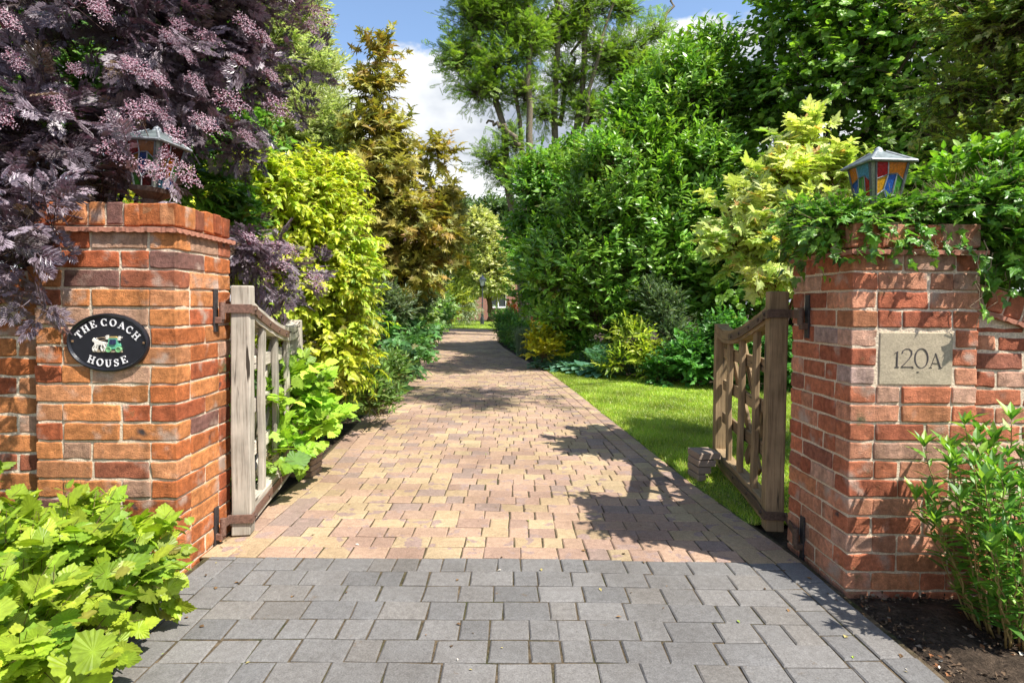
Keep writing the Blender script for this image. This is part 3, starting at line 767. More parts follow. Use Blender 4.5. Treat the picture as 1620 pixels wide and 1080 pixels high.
def sf(x, y, w=.26): return ([(x - w / 2, y), (x + w / 2, y)], .07)
def vst(x, w=TH): return ([(x, .03), (x, .97)], w)
oc = lambda a: TN + (TH - TN) * np.abs(np.cos(np.radians(a))) ** 1.0
GL = {
 'T': (.8, [vst(.4), ([(.03, .95), (.77, .95)], .08), ([(.05, .97), (.05, .74)], .06), ([(.75, .97), (.75, .74)], .06), sf(.4, .04, .36)]),
 'H': (.95, [vst(.2), vst(.75), ([(.2, .5), (.75, .5)], TN), sf(.2, .04, .34), sf(.2, .96, .34), sf(.75, .04, .34), sf(.75, .96, .34)]),
 'E': (.8, [vst(.2), ([(.03, .96), (.72, .96)], .07), ([(.2, .5), (.52, .5)], TN), ([(.03, .04), (.74, .04)], .07), ([(.71, .98), (.71, .76)], .06), ([(.73, .02), (.73, .26)], .06), ([(.52, .62), (.52, .38)], .05)]),
 'C': (.85, [(arc(.46, .5, .36, .46, 42, 318, 22), oc(np.linspace(42, 318, 22))), ([(.75, .96), (.75, .68)], .06), ([(.74, .04), (.74, .2)], .04)]),
 'O': (.95, [(arc(.47, .5, .37, .46, 0, 360, 26), oc(np.linspace(0, 360, 26)))]),
 'A': (.9, [([(.45, .98), (.15, .04)], TN), ([(.43, .98), (.76, .04)], TH), ([(.26, .34), (.64, .34)], TN), sf(.14, .04, .28), sf(.77, .04, .3)]),
 'U': (.9, [([(.2, .96), (.2, .35)], TH), (arc(.455, .36, .255, .32, 180, 360, 14), np.linspace(TH, TN, 14)), ([(.71, .35), (.71, .96)], TN), sf(.2, .96, .34), sf(.71, .96, .28)]),
 'S': (.72, [(np.array([(.60, .76), (.52, .90), (.36, .96), (.20, .90), (.13, .75), (.20, .61), (.36, .52), (.52, .43), (.60, .28), (.53, .11), (.36, .04), (.18, .10), (.10, .24)]), np.array([.06, .07, .08, .1, .13, .15, .16, .15, .13, .1, .08, .07, .06])), ([(.61, .97), (.61, .70)], .05), ([(.09, .03), (.09, .30)], .05)]),
 '1': (.45, [([(.25, .03), (.25, .98)], .10), ([(.08, .84), (.25, .97)], .04), sf(.25, .02, .26)]),
 '2': (.8, [(np.array([(.12, .74), (.16, .88), (.30, .98), (.48, .98), (.62, .86), (.62, .68), (.50, .46), (.30, .22), (.10, .03)]), np.array([.09, .07, .05, .06, .1, .11, .07, .04, .035])), ([(.10, .03), (.72, .03)], .045), ([(.64, .04), (.74, -.03)], .08)]),
 '0': (.85, [(arc(.42, .5, .33, .5, 0, 360, 28), .035 + .07 * np.abs(np.cos(np.radians(np.linspace(0, 360, 28)))))]),
 'a': (.85, [([(.42, .98), (.10, .04)], .035), ([(.40, .98), (.76, .02)], .10), ([(.22, .32), (.58, .32)], .035), sf(.10, .02, .2), sf(.77, .02, .2)]),
}
def glyph(mb, ch, ox, oz, ang, h, y0, y1, col, wk=1.0):
    w, strokes = GL[ch]; c, s = math.cos(ang), math.sin(ang)
    def xf(x, z):
        x = (x - w / 2) * h; z = (z - .5) * h; return (ox + x * c - z * s, oz + x * s + z * c)
    for p, wd in strokes: ribbon(mb, p, np.asarray(wd) * wk, y0, y1, col, xf)

# ---- oval house sign
pc = P(168, 542, LY0 - .02); PX, PZ = pc[0], pc[2]; yb = LY0 + .001
sign = empty('house_sign', (PX, yb, PZ)); tag(sign, 'black oval house sign reading THE COACH HOUSE with a painted horse-drawn coach', 'sign')
A_, B_ = .170, .122; n = 72
m = MB(); V = []; prof = [(1.0, 0.0), (1.0, -.010), (.985, -.016), (.955, -.017), (.93, -.013), (.915, -.008), (.0, -.008)]
for i in range(n):
    t = 2 * math.pi * i / n; w1 = 0
    for (k, yy) in prof[:-1]: V.append((PX + math.cos(t) * (A_ * k), yb + yy - .001, PZ + math.sin(t) * (A_ * k - (A_ - B_)) ))
V.append((PX, yb - .009, PZ)); ce = len(V) - 1; q = len(prof) - 1
F = [(i * q + j, i * q + j + 1, ((i + 1) % n) * q + j + 1, ((i + 1) % n) * q + j) for i in range(n) for j in range(q - 1)] + [(i * q + q - 1, ce, ((i + 1) % n) * q + q - 1) for i in range(n)]
m.add(V, F, (.012, .013, .018)); attach(m.build('plaque', M_paint), sign)
WH = (.80, .78, .80); zf = yb - .0085
m = MB(); txt = 'THE COACH'
angs = [150, 137, 124.0, None, 101, 84.5, 68, 51.5, 34.5]
ang_l = [151.5, 137.5, 122.5, None, 101.5, 83.5, 65.5, 47.5, 29.5]
for ch, dx_, dz_, an_ in (('T', -.121, .031, 44), ('H', -.094, .0555, 33), ('E', -.062, .0745, 22), ('C', -.016, .0835, 4), ('O', .022, .0825, -5), ('A', .058, .0725, -17), ('C', .090, .054, -31), ('H', .1175, .029, -44)):
    glyph(m, ch, PX + dx_, PZ + dz_, R_(an_), .0305, zf - .004, zf + .002, WH)
attach(m.build('lettering', M_white), sign)
m = MB()
for ch, dx_, dz_, an_ in (('H', -.069, -.0715, -21), ('O', -.034, -.0825, -9), ('U', .001, -.086, 0), ('S', .034, -.0835, 8), ('E', .066, -.071, 21)):
    glyph(m, ch, PX + dx_, PZ + dz_, R_(an_), .0305, zf - .004, zf + .002, WH)
attach(m.build('lettering', M_white), sign)
# emblem: coach, horse team, ground strip
def em(poly, y0, col, mb, dy=.004): prism(mb, [(PX + x, PZ + z) for x, z in poly], zf - y0 - dy, zf + .001, col)
def wheel(mb, cx, cz, r_, col):
    ribbon(mb, [(cx + r_ * math.cos(t), cz + r_ * math.sin(t)) for t in np.linspace(0, 2 * math.pi, 17)], .0035, zf - .010, zf, col, lambda x, z: (PX + x, PZ + z))
    for k in range(4):
        a = k * math.pi / 4; ribbon(mb, [(cx - r_ * math.cos(a), cz - r_ * math.sin(a)), (cx + r_ * math.cos(a), cz + r_ * math.sin(a))], .0018, zf - .008, zf, col, lambda x, z: (PX + x, PZ + z))
m = MB(); em([(-.063, -.040), (.060, -.040), (.058, -.031), (-.060, -.031)], .001, (.36, .29, .20), m); attach(m.build('ground_strip', M_tile), sign)
m = MB(); GRN = (.12, .42, .27)
em([(.000, -.012), (.006, .006), (.004, .016), (.012, .021), (.040, .021), (.046, .014), (.044, .004), (.050, -.012), (.040, -.026), (.012, -.026)], .004, GRN, m)
em([(-.004, -.014), (.004, -.006), (.004, -.018)], .003, GRN, m); em([(.044, -.014), (.052, -.002), (.055, -.014), (.050, -.018)], .003, GRN, m)
em([(.008, .020), (.042, .020), (.036, .026), (.014, .026)], .005, (.45, .33, .12), m)
attach(m.build('coach_body', M_white), sign)
m = MB(); em([(.012, -.006), (.019, -.008), (.019, .014), (.014, .014)], .0085, (.03, .04, .10), m); em([(.021, -.008), (.031, -.008), (.031, .014), (.021, .014)], .0085, (.03, .04, .10), m); em([(.033, -.007), (.038, -.004), (.038, .013), (.033, .014)], .0085, (.03, .04, .10), m)
attach(m.build('coach_windows', M_paint), sign)
for cx in (.006, .047): m = MB(); wheel(m, cx, -.028, .010, (.22, .48, .22)); attach(m.build('wheel', M_white), sign)
m = MB(); HW = (.72, .68, .62)
for ox, k in ((0, 0), (.010, 1)):
    yy = .002 + .002 * (1 - k)
    em([(-.062 + ox, .012), (-.056 + ox, .019), (-.049 + ox, .010), (-.030 + ox, .004), (-.018 + ox, .003), (-.012 + ox, -.004), (-.018 + ox, -.010), (-.036 + ox, -.010), (-.050 + ox, -.010), (-.054 + ox, .002), (-.060 + ox, .004)], yy, HW, m)
    for a, b in (((-.050, -.008), (-.060, -.022)), ((-.060, -.022), (-.058, -.034)), ((-.046, -.008), (-.052, -.024)), ((-.052, -.024), (-.056, -.036)), ((-.020, -.008), (-.026, -.022)), ((-.026, -.022), (-.020, -.035)), ((-.016, -.006), (-.008, -.022)), ((-.008, -.022), (-.010, -.035))):
        ribbon(m, [(a[0] + ox, a[1]), (b[0] + ox, b[1])], .0035, zf - .005 - yy, zf, HW, lambda x, z: (PX + x, PZ + z))
    ribbon(m, [(-.013 + ox, .000), (-.006 + ox, -.006), (-.004 + ox, -.018)], .003, zf - .007, zf, HW, lambda x, z: (PX + x, PZ + z))
attach(m.build('horse_team', M_white), sign)
m = MB()
ribbon(m, arc(-.022, .008, .026, .013, 165, 20, 12), .0022, zf - .006, zf, (.35, .26, .16), lambda x, z: (PX + x, PZ + z))
ribbon(m, [(-.048, .006), (-.02, .010), (.004, .010)], .0018, zf - .006, zf, (.35, .26, .16), lambda x, z: (PX + x, PZ + z)); attach(m.build('reins', M_tile), sign)
for (ox, oz) in ((.001, .016), (.050, .012)):
    m = MB(); em([(ox - .005, oz - .002), (ox + .004, oz - .002), (ox + .004, oz + .008), (ox - .001, oz + .010), (ox - .004, oz + .007)], .006, HW, m); em([(ox - .003, oz + .009), (ox + .003, oz + .009), (ox + .003, oz + .015), (ox - .002, oz + .015)], .006, HW, m)
    ribbon(m, [(ox + .003, oz + .006), (ox + (.010 if ox > .02 else -.010), oz + .010)], .0025, zf - .007, zf, HW, lambda x, z: (PX + x, PZ + z)); attach(m.build('rider', M_white), sign)
for s_ in (-1, 1): m = MB(); block(m, (PX + s_ * .148, yb - .011, PZ + (.004 if s_ < 0 else .0)), (.009, .005, .009), .002, .0003, (.25, .15, .08), rng, (3, 3, 3)); attach(m.build('screw', M_iron), sign)

# ---- stone number block
st = empty('number_stone', ((sx0 + sx1) / 2, RY0, (sz0 + sz1) / 2)); tag(st, 'buff stone block carved 120A set into the front of the right brick pier', 'house number')
m = MB(); block(m, ((sx0 + sx1) / 2, RY0 + .026, (sz0 + sz1) / 2), (sx1 - sx0 - .004, .05, sz1 - sz0 - .004), .004, .0008, (.40, .335, .235), rng, (12, 3, 10)); attach(m.build('slab', M_stone), st)
m = MB()
for px, ch, h, py in ((1419, '1', 26, 568), (1435.5, '2', 30, 566), (1458, '0', 31, 566.5), (1480.5, 'a', 24, 570)):
    c = P(px, py, RY0); glyph(m, ch, c[0], c[2], R_(-.5), h * RY0 / F_PX, RY0 - .0008, RY0 + .004, (.07, .06, .06), .62)
attach(m.build('numerals', M_paint), st)
m = MB(); c = P(1452, 588.5, RY0); block(m, c + np.array([0, .001, 0]), (.009, .003, .004), .001, 0, (.03, .028, .03), rng, (3, 3, 3)); attach(m.build('chip', M_stone), st)

# ============================================================ GATES
def gate(name, label, hinge, ang, side, wood, seed, iron, pier_x, plate_y):
    """leaf in local coords: x along the leaf away from the hinge, z up; hinge post at x=0"""
    r = np.random.default_rng(seed); L = 1.17; t = empty(name, (hinge[0], hinge[1], 0)); tag(t, label, 'gate', 'open timber gate leaves')
    Rz = rotz(ang); o3 = np.array([hinge[0], hinge[1], 0.])
    def W(p): return np.asarray(p) @ Rz.T + o3
    def beam(part, c, s, ax, n=(6, 5, 5), bev=.006, jit=.0025, tilt=0.0, mat=M_wood, col=None):
        mb = MB(); Rr = Rz @ roty(tilt)
        block(mb, W(c), s, bev, jit, (np.array(wood) if col is None else np.array(col)) * (1 + r.normal(0, .12)), r, n, R=Rr, freq=9, loc_axis=ax)
        return attach(mb.build(part, mat), t)
    VZ = [2, 0, 1]; HX = [0, 1, 2]
    beam('hinge_post', (0, 0, .618), (.080, .090, 1.225), VZ, (5, 5, 12))
    beam('end_post', (L, 0, .545), (.070, .085, .97), VZ, (5, 5, 12))
    # swept top rail
    zt = lambda x: 1.165 - .19 * math.sin(min(1, x / (L * .93)) * math.pi / 2) ** 1.0 + .055 * (x / L) ** 6
    mb = MB(); xs_ = np.linspace(.03, L - .02, 22); hgt = .085; y_ = .04; V = []
    for x in xs_:
        j = r.normal(0, .0015, 4)
        for (dy, dz) in ((-y_, 0), (y_, 0), (y_, -hgt), (-y_, -hgt)): V.append(W((x, dy + j[0], zt(x) + dz + j[1])))
    loc = np.array([(x, a, b) for x in xs_ for a, b in ((-y_, 0), (y_, 0), (y_, -hgt), (-y_, -hgt))]) + r.uniform(-9, 9, 3)
    F = [(i * 4 + k, i * 4 + (k + 1) % 4, i * 4 + 4 + (k + 1) % 4, i * 4 + 4 + k) for i in range(21) for k in range(4)] + [(3, 2, 1, 0), (84, 85, 86, 87)]
    mb.add(V, F, np.array(wood) * 1.05, loc); attach(mb.build('top_rail', M_wood), t)
    beam('bottom_rail', (L / 2, 0, .090), (L - .06, .075, .105), HX, (14, 4, 4))
    for z in (.37, .60, .83): beam('rail', (L / 2, side * .016, z), (L - .09, .022, .075), HX, (12, 3, 4))
    for x in (.27, .56, .85):
        h1 = zt(x) - hgt - .13; beam('pale', (x, -side * .016, .14 + h1 / 2), (.058, .030, h1 + .012), VZ, (4, 4, 12), jit=.003)
    for (xa, za, xb, zb) in ((.06, .20, .80, .98), (.35, .20, L - .05, .93), (.06, .78, .62, .20)):
        Lg = math.hypot(xb - xa, zb - za); beam('brace', ((xa + xb) / 2, side * .037, (za + zb) / 2), (Lg, .022, .07), HX, (10, 3, 4), tilt=-math.atan2(zb - za, xb - xa))
    # iron: strap over the top rail and along the bottom rail, bolts, wall plates and pintles
    fy = -side * (y_ + .004)
    for part in ('top_strap', 'bottom_strap'):
        mb = MB(); V = []; xx = np.linspace(-.045, .78 if part == 'top_strap' else 1.0, 20); hh = .042
        for x in xx:
            zc = (zt(max(x, .02)) - .045) if part == 'top_strap' else .093
            yy = fy - side * .010 if x < .05 else fy
            if part == 'bottom_strap': yy = -side * (.0475 + .004) if x < .05 else -side * (.0375 + .004)
            for dy, dz in ((0, hh / 2), (-side * .005, hh / 2), (-side * .005, -hh / 2), (0, -hh / 2)): V.append(W((x, yy + dy, zc + dz)))
        F = [(i * 4 + k, i * 4 + (k + 1) % 4, i * 4 + 4 + (k + 1) % 4, i * 4 + 4 + k) for i in range(19) for k in range(4)] + [(3, 2, 1, 0), (76, 77, 78, 79)]
        mb.add(V, F, iron); zc0 = (1.165 - .045) if part == 'top_strap' else .093
        # band round the camera side of the post, then on to the pintle at the pier
        block(mb, W((-.0465, 0, zc0)), (.007, .115, hh), .001, .0005, iron, r, (3, 3, 3), R=Rz)
        sgn = 1 if pier_x > hinge[0] else -1
        pin = np.array([pier_x - sgn * .035, plate_y, zc0]); a_ = W((-.045, side * .05, zc0)); dv = pin - a_; ln = np.linalg.norm(dv[:2]); an = math.atan2(dv[1], dv[0])
        block(mb, (a_ + pin) / 2, (ln + .01, .006, hh), .001, .0005, iron, r, (3, 3, 3), R=rotz(an))
        tube(mb, [pin + (0, 0, -.05), pin + (0, 0, .03)], .014, iron, 10)
        attach(mb.build(part, M_iron), t)
        for x in ((.0, .14, .32, .52, .70) if part == 'top_strap' else (.0, .3, .6, .95)):
            zc = (zt(max(x, .02)) - .045) if part == 'top_strap' else .093
            bb = MB(); fy2 = (-side * (.0475 + .013) if x < .05 else (fy - side * .005 if part == 'top_strap' else -side * .0465))
            tube(bb, [W((x, fy2 + side * .004, zc)), W((x, fy2 - side * .006, zc))], [.011, .008], np.array(iron) * .5, 8); attach(bb.build('bolt', M_iron), t)
        # the plate fixed to the pier belongs to the hinge set of this leaf
        pl = MB(); block(pl, (pier_x - sgn * .004, plate_y, zc0 - (.01 if part == 'top_strap' else .015)), (.008, .035, .20), .001, .0005, (.05, .045, .045), r, (3, 3, 5))
        block(pl, (pier_x - sgn * .02, plate_y, zc0 - .055), (.036, .03, .03), .003, .0008, iron, r, (3, 3, 3)); attach(pl.build('hinge_plate', M_iron), t)
    return t
gate('timber_gate', 'silvery grey open timber gate leaf hinged to the house sign pier', (-1.325, 2.80), R_(90 + 9), 1, (.50, .455, .385), 41, (.20, .115, .085), LX1, 2.68)
gate('timber_gate', 'brown oak open timber gate leaf hinged to the numbered pier', (1.352, 2.905), R_(90 - 7.3), -1, (.30, .215, .125), 42, (.13, .085, .06), RX0, 2.63)
# gate stops of stacked brick slips
def gate_stop(label, c, w, d, h, rot, taper, col, seed):
    r = np.random.default_rng(seed); t = empty('gate_stop', c, rot); tag(t, label, 'gate stop')
    n_ = 4
    for k in range(n_):
        m = MB(); f = 1 - taper * (n_ - 1 - k) / (n_ - 1); z = h * (k + .5) / n_
        block(m, (-(1 - f) * w / 2, 0, z), (w * f, d * (.85 + .15 * f), h / n_ - .004), .005, .0015, np.array(col) * (1 + r.normal(0, .08)), r, (5, 4, 3)); m.build('brick_slip', M_brick if taper < .1 else M_stone, t)
gate_stop('grey wedge of stacked slips the right gate rests against', (1.30, 3.80, 0), .155, .17, .19, R_(8), .62, (.30, .23, .18), 51)
gate_stop('low stack of buff brick slips half under leaves beside the left gate', (-1.37, 3.80, 0), .15, .17, .155, R_(-6), .05, (.36, .26, .19), 52)
# round-topped post behind left gate
wp = P(461, 484, 4.35)
m = MB(); block(m, (wp[0], 4.35, wp[2] / 2), (.085, .085, wp[2]), .008, .003, (.30, .26, .10), rng, (4, 4, 10), loc_axis=[2, 0, 1]); o = m.build('wooden_post', M_wood); tag(o, 'greenish square timber post just behind the end of the left gate', 'post')

# ============================================================ LANTERNS
def lantern(label, c, rz, s, seed, tilt=0.0, dim=1.0):
    r = np.random.default_rng(seed); t = empty('stained_glass_lantern', c, rz); t.rotation_euler = (0, tilt, rz); tag(t, label, 'lantern', 'stained glass lanterns on the gate piers')
    DK = (.10, .11, .11); LG = (.32, .35, .37)
    H = .20 * s; a0, a1 = .056 * s, .088 * s; ch = .2    # half widths bottom/top, corner chamfer share
    def ring(a, z): 
        k = a * (1 - ch); return [(-k, -a, z), (k, -a, z), (a, -k, z), (a, k, z), (k, a, z), (-k, a, z), (-a, k, z), (-a, -k, z)]
    b, u = np.array(ring(a0, .05 * s)), np.array(ring(a1, .05 * s + H))
    m = MB()
    for i in range(8): tube(m, [b[i], u[i]], .0045 * s, DK, 6)
    for rg in (b, u): tube(m, list(rg) + [rg[0]], .0045 * s, DK, 6)
    m.build('frame', M_lead, t)
    COL = [(.55, .012, .015), (.80, .25, .012), (.03, .14, .55), (.10, .38, .05), (.85, .42, .02), (.10, .38, .60), (.20, .02, .02), (.03, .06, .30)]
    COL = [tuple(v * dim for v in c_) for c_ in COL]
    for i in range(8):
        q = [b[i], b[(i + 1) % 8], u[(i + 1) % 8], u[i]]
        def S(x, y): lo_ = q[0] * (1 - x) + q[1] * x; hi = q[3] * (1 - x) + q[2] * x; return (lo_ * (1 - y) + hi * y) * np.array([.985, .985, 1])
        if i % 2: 
            m = MB(); m.add([S(0, 0), S(1, 0), S(1, 1), S(0, 1)], [(0, 1, 2, 3)], (.45, .50, .42)); m.build('corner_glass', M_glass, t); continue
        cells = [[(0, .62), (.42, .72), (.38, 1), (0, 1)], [(.38, 1), (.42, .72), (.72, .74), (1, .60), (1, 1)], [(0, .62), (.42, .72), (.30, .40), (0, .28)], [(.42, .72), (.72, .74), (.68, .30), (.45, .20), (.30, .40)],
                 [(.72, .74), (1, .60), (1, .22), (.68, .30)], [(0, .28), (.30, .40), (.45, .20), (.40, 0), (0, 0)], [(.45, .20), (.68, .30), (1, .22), (1, 0), (.40, 0)]]
        cols = [0, 1, 4, 2, 3, 3, 6] if i == 0 else list(r.permutation(7)) if i != 6 else [1, 5, 2, 3, 0, 2, 1]
        m = MB(); ld = MB()
        for k, ce_ in enumerate(cells):
            m.add([S(*p) for p in ce_], [tuple(range(len(ce_)))], COL[cols[k]])
            for j in range(len(ce_)):
                p0, p1 = ce_[j], ce_[(j + 1) % len(ce_)]
                if not ((p0[0] == p1[0] and p0[0] in (0, 1)) or (p0[1] == p1[1] and p0[1] in (0, 1))): tube(ld, [S(*p0) * np.array([1.02, 1.02, 1]), S(*p1) * np.array([1.02, 1.02, 1])], .0025 * s, LG, 5)
        pn = m.build('glass_panel', M_glass, t); ld.build('leading', M_lead, pn)
    # roof: shallow pyramid with a small flat top, ribs and a finial
    e_ = .100 * s; z0 = .05 * s + H; m = MB(); tp = .02 * s; hz = .056 * s
    V = [(-e_, -e_, z0), (e_, -e_, z0), (e_, e_, z0), (-e_, e_, z0), (-tp, -tp, z0 + hz), (tp, -tp, z0 + hz), (tp, tp, z0 + hz), (-tp, tp, z0 + hz)]
    V += [(x, y, z - .006) for x, y, z in V[:4]]
    m.add(V, [(0, 1, 5, 4), (1, 2, 6, 5), (2, 3, 7, 6), (3, 0, 4, 7), (4, 5, 6, 7), (8, 9, 1, 0), (9, 10, 2, 1), (10, 11, 3, 2), (11, 8, 0, 3), (11, 10, 9, 8)], (.15, .18, .18)); m.build('roof', M_lead, t)
    m = MB()
    for k in range(4): tube(m, [np.array(V[k]), np.array(V[4 + k])], .006 * s, (.26, .28, .29), 6); tube(m, [np.array(V[k]), np.array(V[(k + 1) % 4])], .006 * s, (.26, .28, .29), 6)
    m.build('roof_ribs', M_lead, t)
    m = MB(); zz = z0 + hz; tube(m, [(0, 0, zz - .002), (0, 0, zz + .006 * s), (0, 0, zz + .016 * s), (0, 0, zz + .024 * s)], [.022 * s, .018 * s, .014 * s, .004 * s], (.35, .38, .40), 12); m.build('finial', M_lead, t)
    m = MB(); tube(m, [(0, 0, -.12 * s), (0, 0, 0), (0, 0, .03 * s), (0, 0, .05 * s)], [.035 * s, .035 * s, .085 * s, .09 * s], (.08, .06, .05), 14); m.build('base', M_iron, t)
lc = P(1389, 262, 2.50); lantern('stained glass lantern in full view among ivy on the numbered pier', (lc[0], 2.50, lc[2] - .25), R_(3), 1.0, 61)
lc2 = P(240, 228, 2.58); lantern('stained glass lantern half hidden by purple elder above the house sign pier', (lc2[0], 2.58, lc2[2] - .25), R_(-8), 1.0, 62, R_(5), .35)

#VEG
# ============================================================ PLANTS
BK = (.09, .07, .05)
def gb(px, py): v = G(px, py); return (v[0], v[1], 0)
# --- lime ninebark at the bottom left
LIME = [((.34, .45, .03), 4), ((.24, .37, .028), 3), ((.42, .48, .05), 1.7), ((.15, .27, .028), 1.8)]
plant('ninebark_shrub', 'lime green shrub with big lobed leaves below the oval house sign', 'shrub', (-1.62, 1.85, 0),
      [blob(45, 940, 1.80, 195, 140, .34), blob(190, 885, 2.02, 85, 76, .18), blob(170, 930, 1.9, 65, 52, .15), blob(120, 862, 2.05, 145, 52, .2), blob(20, 1030, 1.55, 210, 120, .3), blob(-200, 900, 1.9, 220, 170, .3)],
      'nine', .070, LIME, 101, lai=2.0, clump=.13, per=6, inner=4, up=.4, spread=.9, droop=.15, zmin=.015, tone=.12, stem_r=.0022, stemcol=(.16, .12, .05), twig=.15, trunk=dict(r0=.008, n_main=14, fine=True, trunk_top=(-1.6, 1.85, .12)))
# --- purple elder over the left pier
ELD = [((.17, .13, .155), 4), ((.25, .205, .235), 3), ((.09, .06, .07), 2), ((.34, .29, .33), 1.8), ((.15, .13, .10), .5)]
er, ecc, erng = plant('black_elder', 'dark purple lacy leaved elder with pink flower heads arching over the left pier', 'elder', (-2.35, 3.1, 0),
      [blob(120, 70, 2.9, 210, 150, .55), blob(300, 105, 3.1, 130, 120, .5), blob(50, 215, 2.75, 180, 85, .42), blob(280, 210, 3.1, 110, 70, .32), blob(25, 345, 2.3, 50, 62, .16), blob(350, 180, 3.3, 60, 70, .4),
       blob(375, 25, 3.2, 90, 40, .4), blob(420, 110, 3.3, 30, 24, .2), blob(400, 225, 3.2, 28, 22, .2), blob(130, 292, 2.75, 110, 26, .16), blob(490, 12, 3.3, 45, 24, .2), blob(190, 215, 2.62, 60, 30, .10), blob(150, 285, 2.6, 70, 40, .12), blob(262, 232, 2.62, 22, 22, .06), blob(235, 205, 2.47, 46, 16, .04), blob(165, 262, 2.50, 35, 24, .04), blob(228, 236, 2.455, 34, 24, .04), blob(200, 268, 2.46, 24, 18, .03), blob(262, 262, 2.46, 16, 16, .03), blob(30, 385, 2.22, 45, 50, .10), blob(5, 375, 2.75, 75, 85, .2), blob(-40, 400, 2.2, 70, 60, .12), blob(60, 325, 2.25, 40, 28, .08), blob(-160, 150, 2.8, 200, 260, .5), blob(120, -130, 2.9, 300, 90, .5)],
      'lace', .113, ELD, 102, mat=M_dark, face=2.0, lai=1.8, clump=.15, per=7, inner=3.0, gap=.35, up=.1, droop=.2, spread=1.0, stem_r=.0025, stemcol=(.07, .045, .04), twig=.2, tone=.2,
      trunk=dict(r0=.035, n_main=12, wob=.03, trunk_top=tuple(P(150, 260, 3.1))))
bl, blcc, blr = plant('black_elder', 'low purple elder branch with pink flowers behind the left gate post', 'elder', (-1.95, 3.7, 0),
      [blob(415, 405, 3.45, 55, 40, .22), blob(450, 440, 3.6, 40, 26, .18), blob(375, 385, 3.3, 40, 25, .2)],
      'lace', .125, ELD, 103, mat=M_dark, face=2.0, lai=1.6, clump=.12, per=6, inner=3, up=.1, droop=.2, stem_r=.0025, stemcol=(.07, .045, .04), twig=.16, trunk=dict(r0=.012, n_main=5, wob=.02))
def flower_head_mesh(r, name):
    """flat-topped spray of tiny pink stars, seen a little from the side"""
    m = MB(); n = 300; a = r.uniform(0, 6.28, n); q = r.uniform(0, 1, n) ** .5
    q = q * (1 + .25 * np.sin(a * 5)) * .95; p = np.stack([q * np.cos(a) * .08, q * np.sin(a) * .045, .012 * (1 - q ** 2) + r.normal(0, .006, n)], 1)
    put_leaves(m, (np.array([(0, 0, 0), (.5, .32, .1), (1, 0, 0), (.5, -.32, .1)], np.float32), np.array([(0, 2, 1), (0, 3, 2)])), p, norm(r.normal(0, 1, (n, 3)) * (1, 1, .4)), norm(r.normal(0, .5, (n, 3)) + (0, 0, 1)), r.uniform(.005, .010, n),
               pick([((.58, .38, .44), 3), ((.68, .54, .60), 3), ((.50, .20, .27), 1.4), ((.44, .32, .38), 2)], n, r), r)
    for k in range(10):
        t = k * .628; tube(m, [(0, 0, -.06), (.03 * math.cos(t), .02 * math.sin(t), -.02), (.07 * math.cos(t), .04 * math.sin(t), .004)], [.002, .0014, .001], (.22, .07, .09), 4, False)
    return m.build(name, M_flower)
def flower_heads(parent, spots, seed):
    r = np.random.default_rng(seed); o0 = flower_head_mesh(r, 'flower_head'); first = True
    for px, py, d in [q for k_, q in enumerate(spots) if k_ % 4 != 3 or 150 < q[0] < 320]:
        o = o0 if first else o0.copy()
        if not first: C.objects.link(o)
        first = False; o.location = P(px, py, d); s = r.uniform(.6, 1.15); o.scale = (s, s, s)
        o.rotation_euler = (R_(r.uniform(45, 85)), R_(r.uniform(20, 60)), R_(r.uniform(-25, 25))); attach(o, parent)
flower_heads(er, [(220, 110, 2.45), (250, 125, 2.5), (285, 40, 2.6), (205, 100, 2.45), (235, 165, 2.5), (215, 175, 2.45), (255, 180, 2.55), (60, 140, 2.35), (25, 95, 2.3), (5, 180, 2.3), (150, 5, 2.4), (165, 20, 2.4), (270, 60, 2.6), (380, 95, 2.8), (420, 60, 2.85),
                   (350, 120, 2.7), (325, 195, 2.65), (245, 270, 2.45), (292, 273, 2.55), (400, 235, 2.85), (440, 170, 2.9), (430, 120, 2.9), (510, 30, 3.1), (530, 12, 3.1), (495, 45, 3.1), (95, 165, 2.4), (190, 195, 2.45),
                   (275, 215, 2.6), (300, 90, 2.6), (330, 60, 2.7), (10, 30, 2.3), (80, 60, 2.4), (120, 110, 2.4), (365, 160, 2.75), (390, 40, 2.8), (310, 130, 2.6), (255, 240, 2.5), (390, 215, 2.8), (185, 240, 2.45), (460, 20, 3.0)], 7)
flower_heads(bl, [(398, 378, 3.2), (430, 392, 3.3), (455, 395, 3.35), (480, 415, 3.4), (500, 445, 3.45), (440, 415, 3.3), (420, 430, 3.3)], 8)
# --- ivy leaf trails in the elder, green climber behind the gate
GRN = [((.16, .33, .035), 3), ((.10, .24, .03), 3), ((.26, .42, .05), 1.5)]
# --- yellow green dogwood / mock orange behind the left gate
YEL = [((.58, .58, .05), 4), ((.46, .55, .045), 4), ((.32, .46, .04), 2.6), ((.70, .64, .16), 1.6), ((.20, .36, .035), 1.2)]
plant('golden_mock_orange', 'bright yellow green shrub behind the left timber gate', 'shrub', (-1.95, 4.9, 0),
      [blob(500, 380, 4.9, 105, 120, .55), blob(430, 330, 4.6, 95, 95, .5), blob(545, 470, 4.8, 65, 100, .4), blob(520, 300, 5.2, 70, 70, .4), blob(470, 470, 4.6, 80, 90, .4), blob(540, 560, 4.7, 60, 70, .3), blob(400, 400, 4.2, 60, 40, .3), blob(300, 420, 4.6, 130, 160, .5)],
      'dogwood', .056, YEL, 104, lai=2.5, clump=.17, per=9, inner=3, up=.15, droop=.3, tone=.14, stem_r=.0025, stemcol=(.2, .12, .05), trunk=dict(r0=.03, n_main=9))
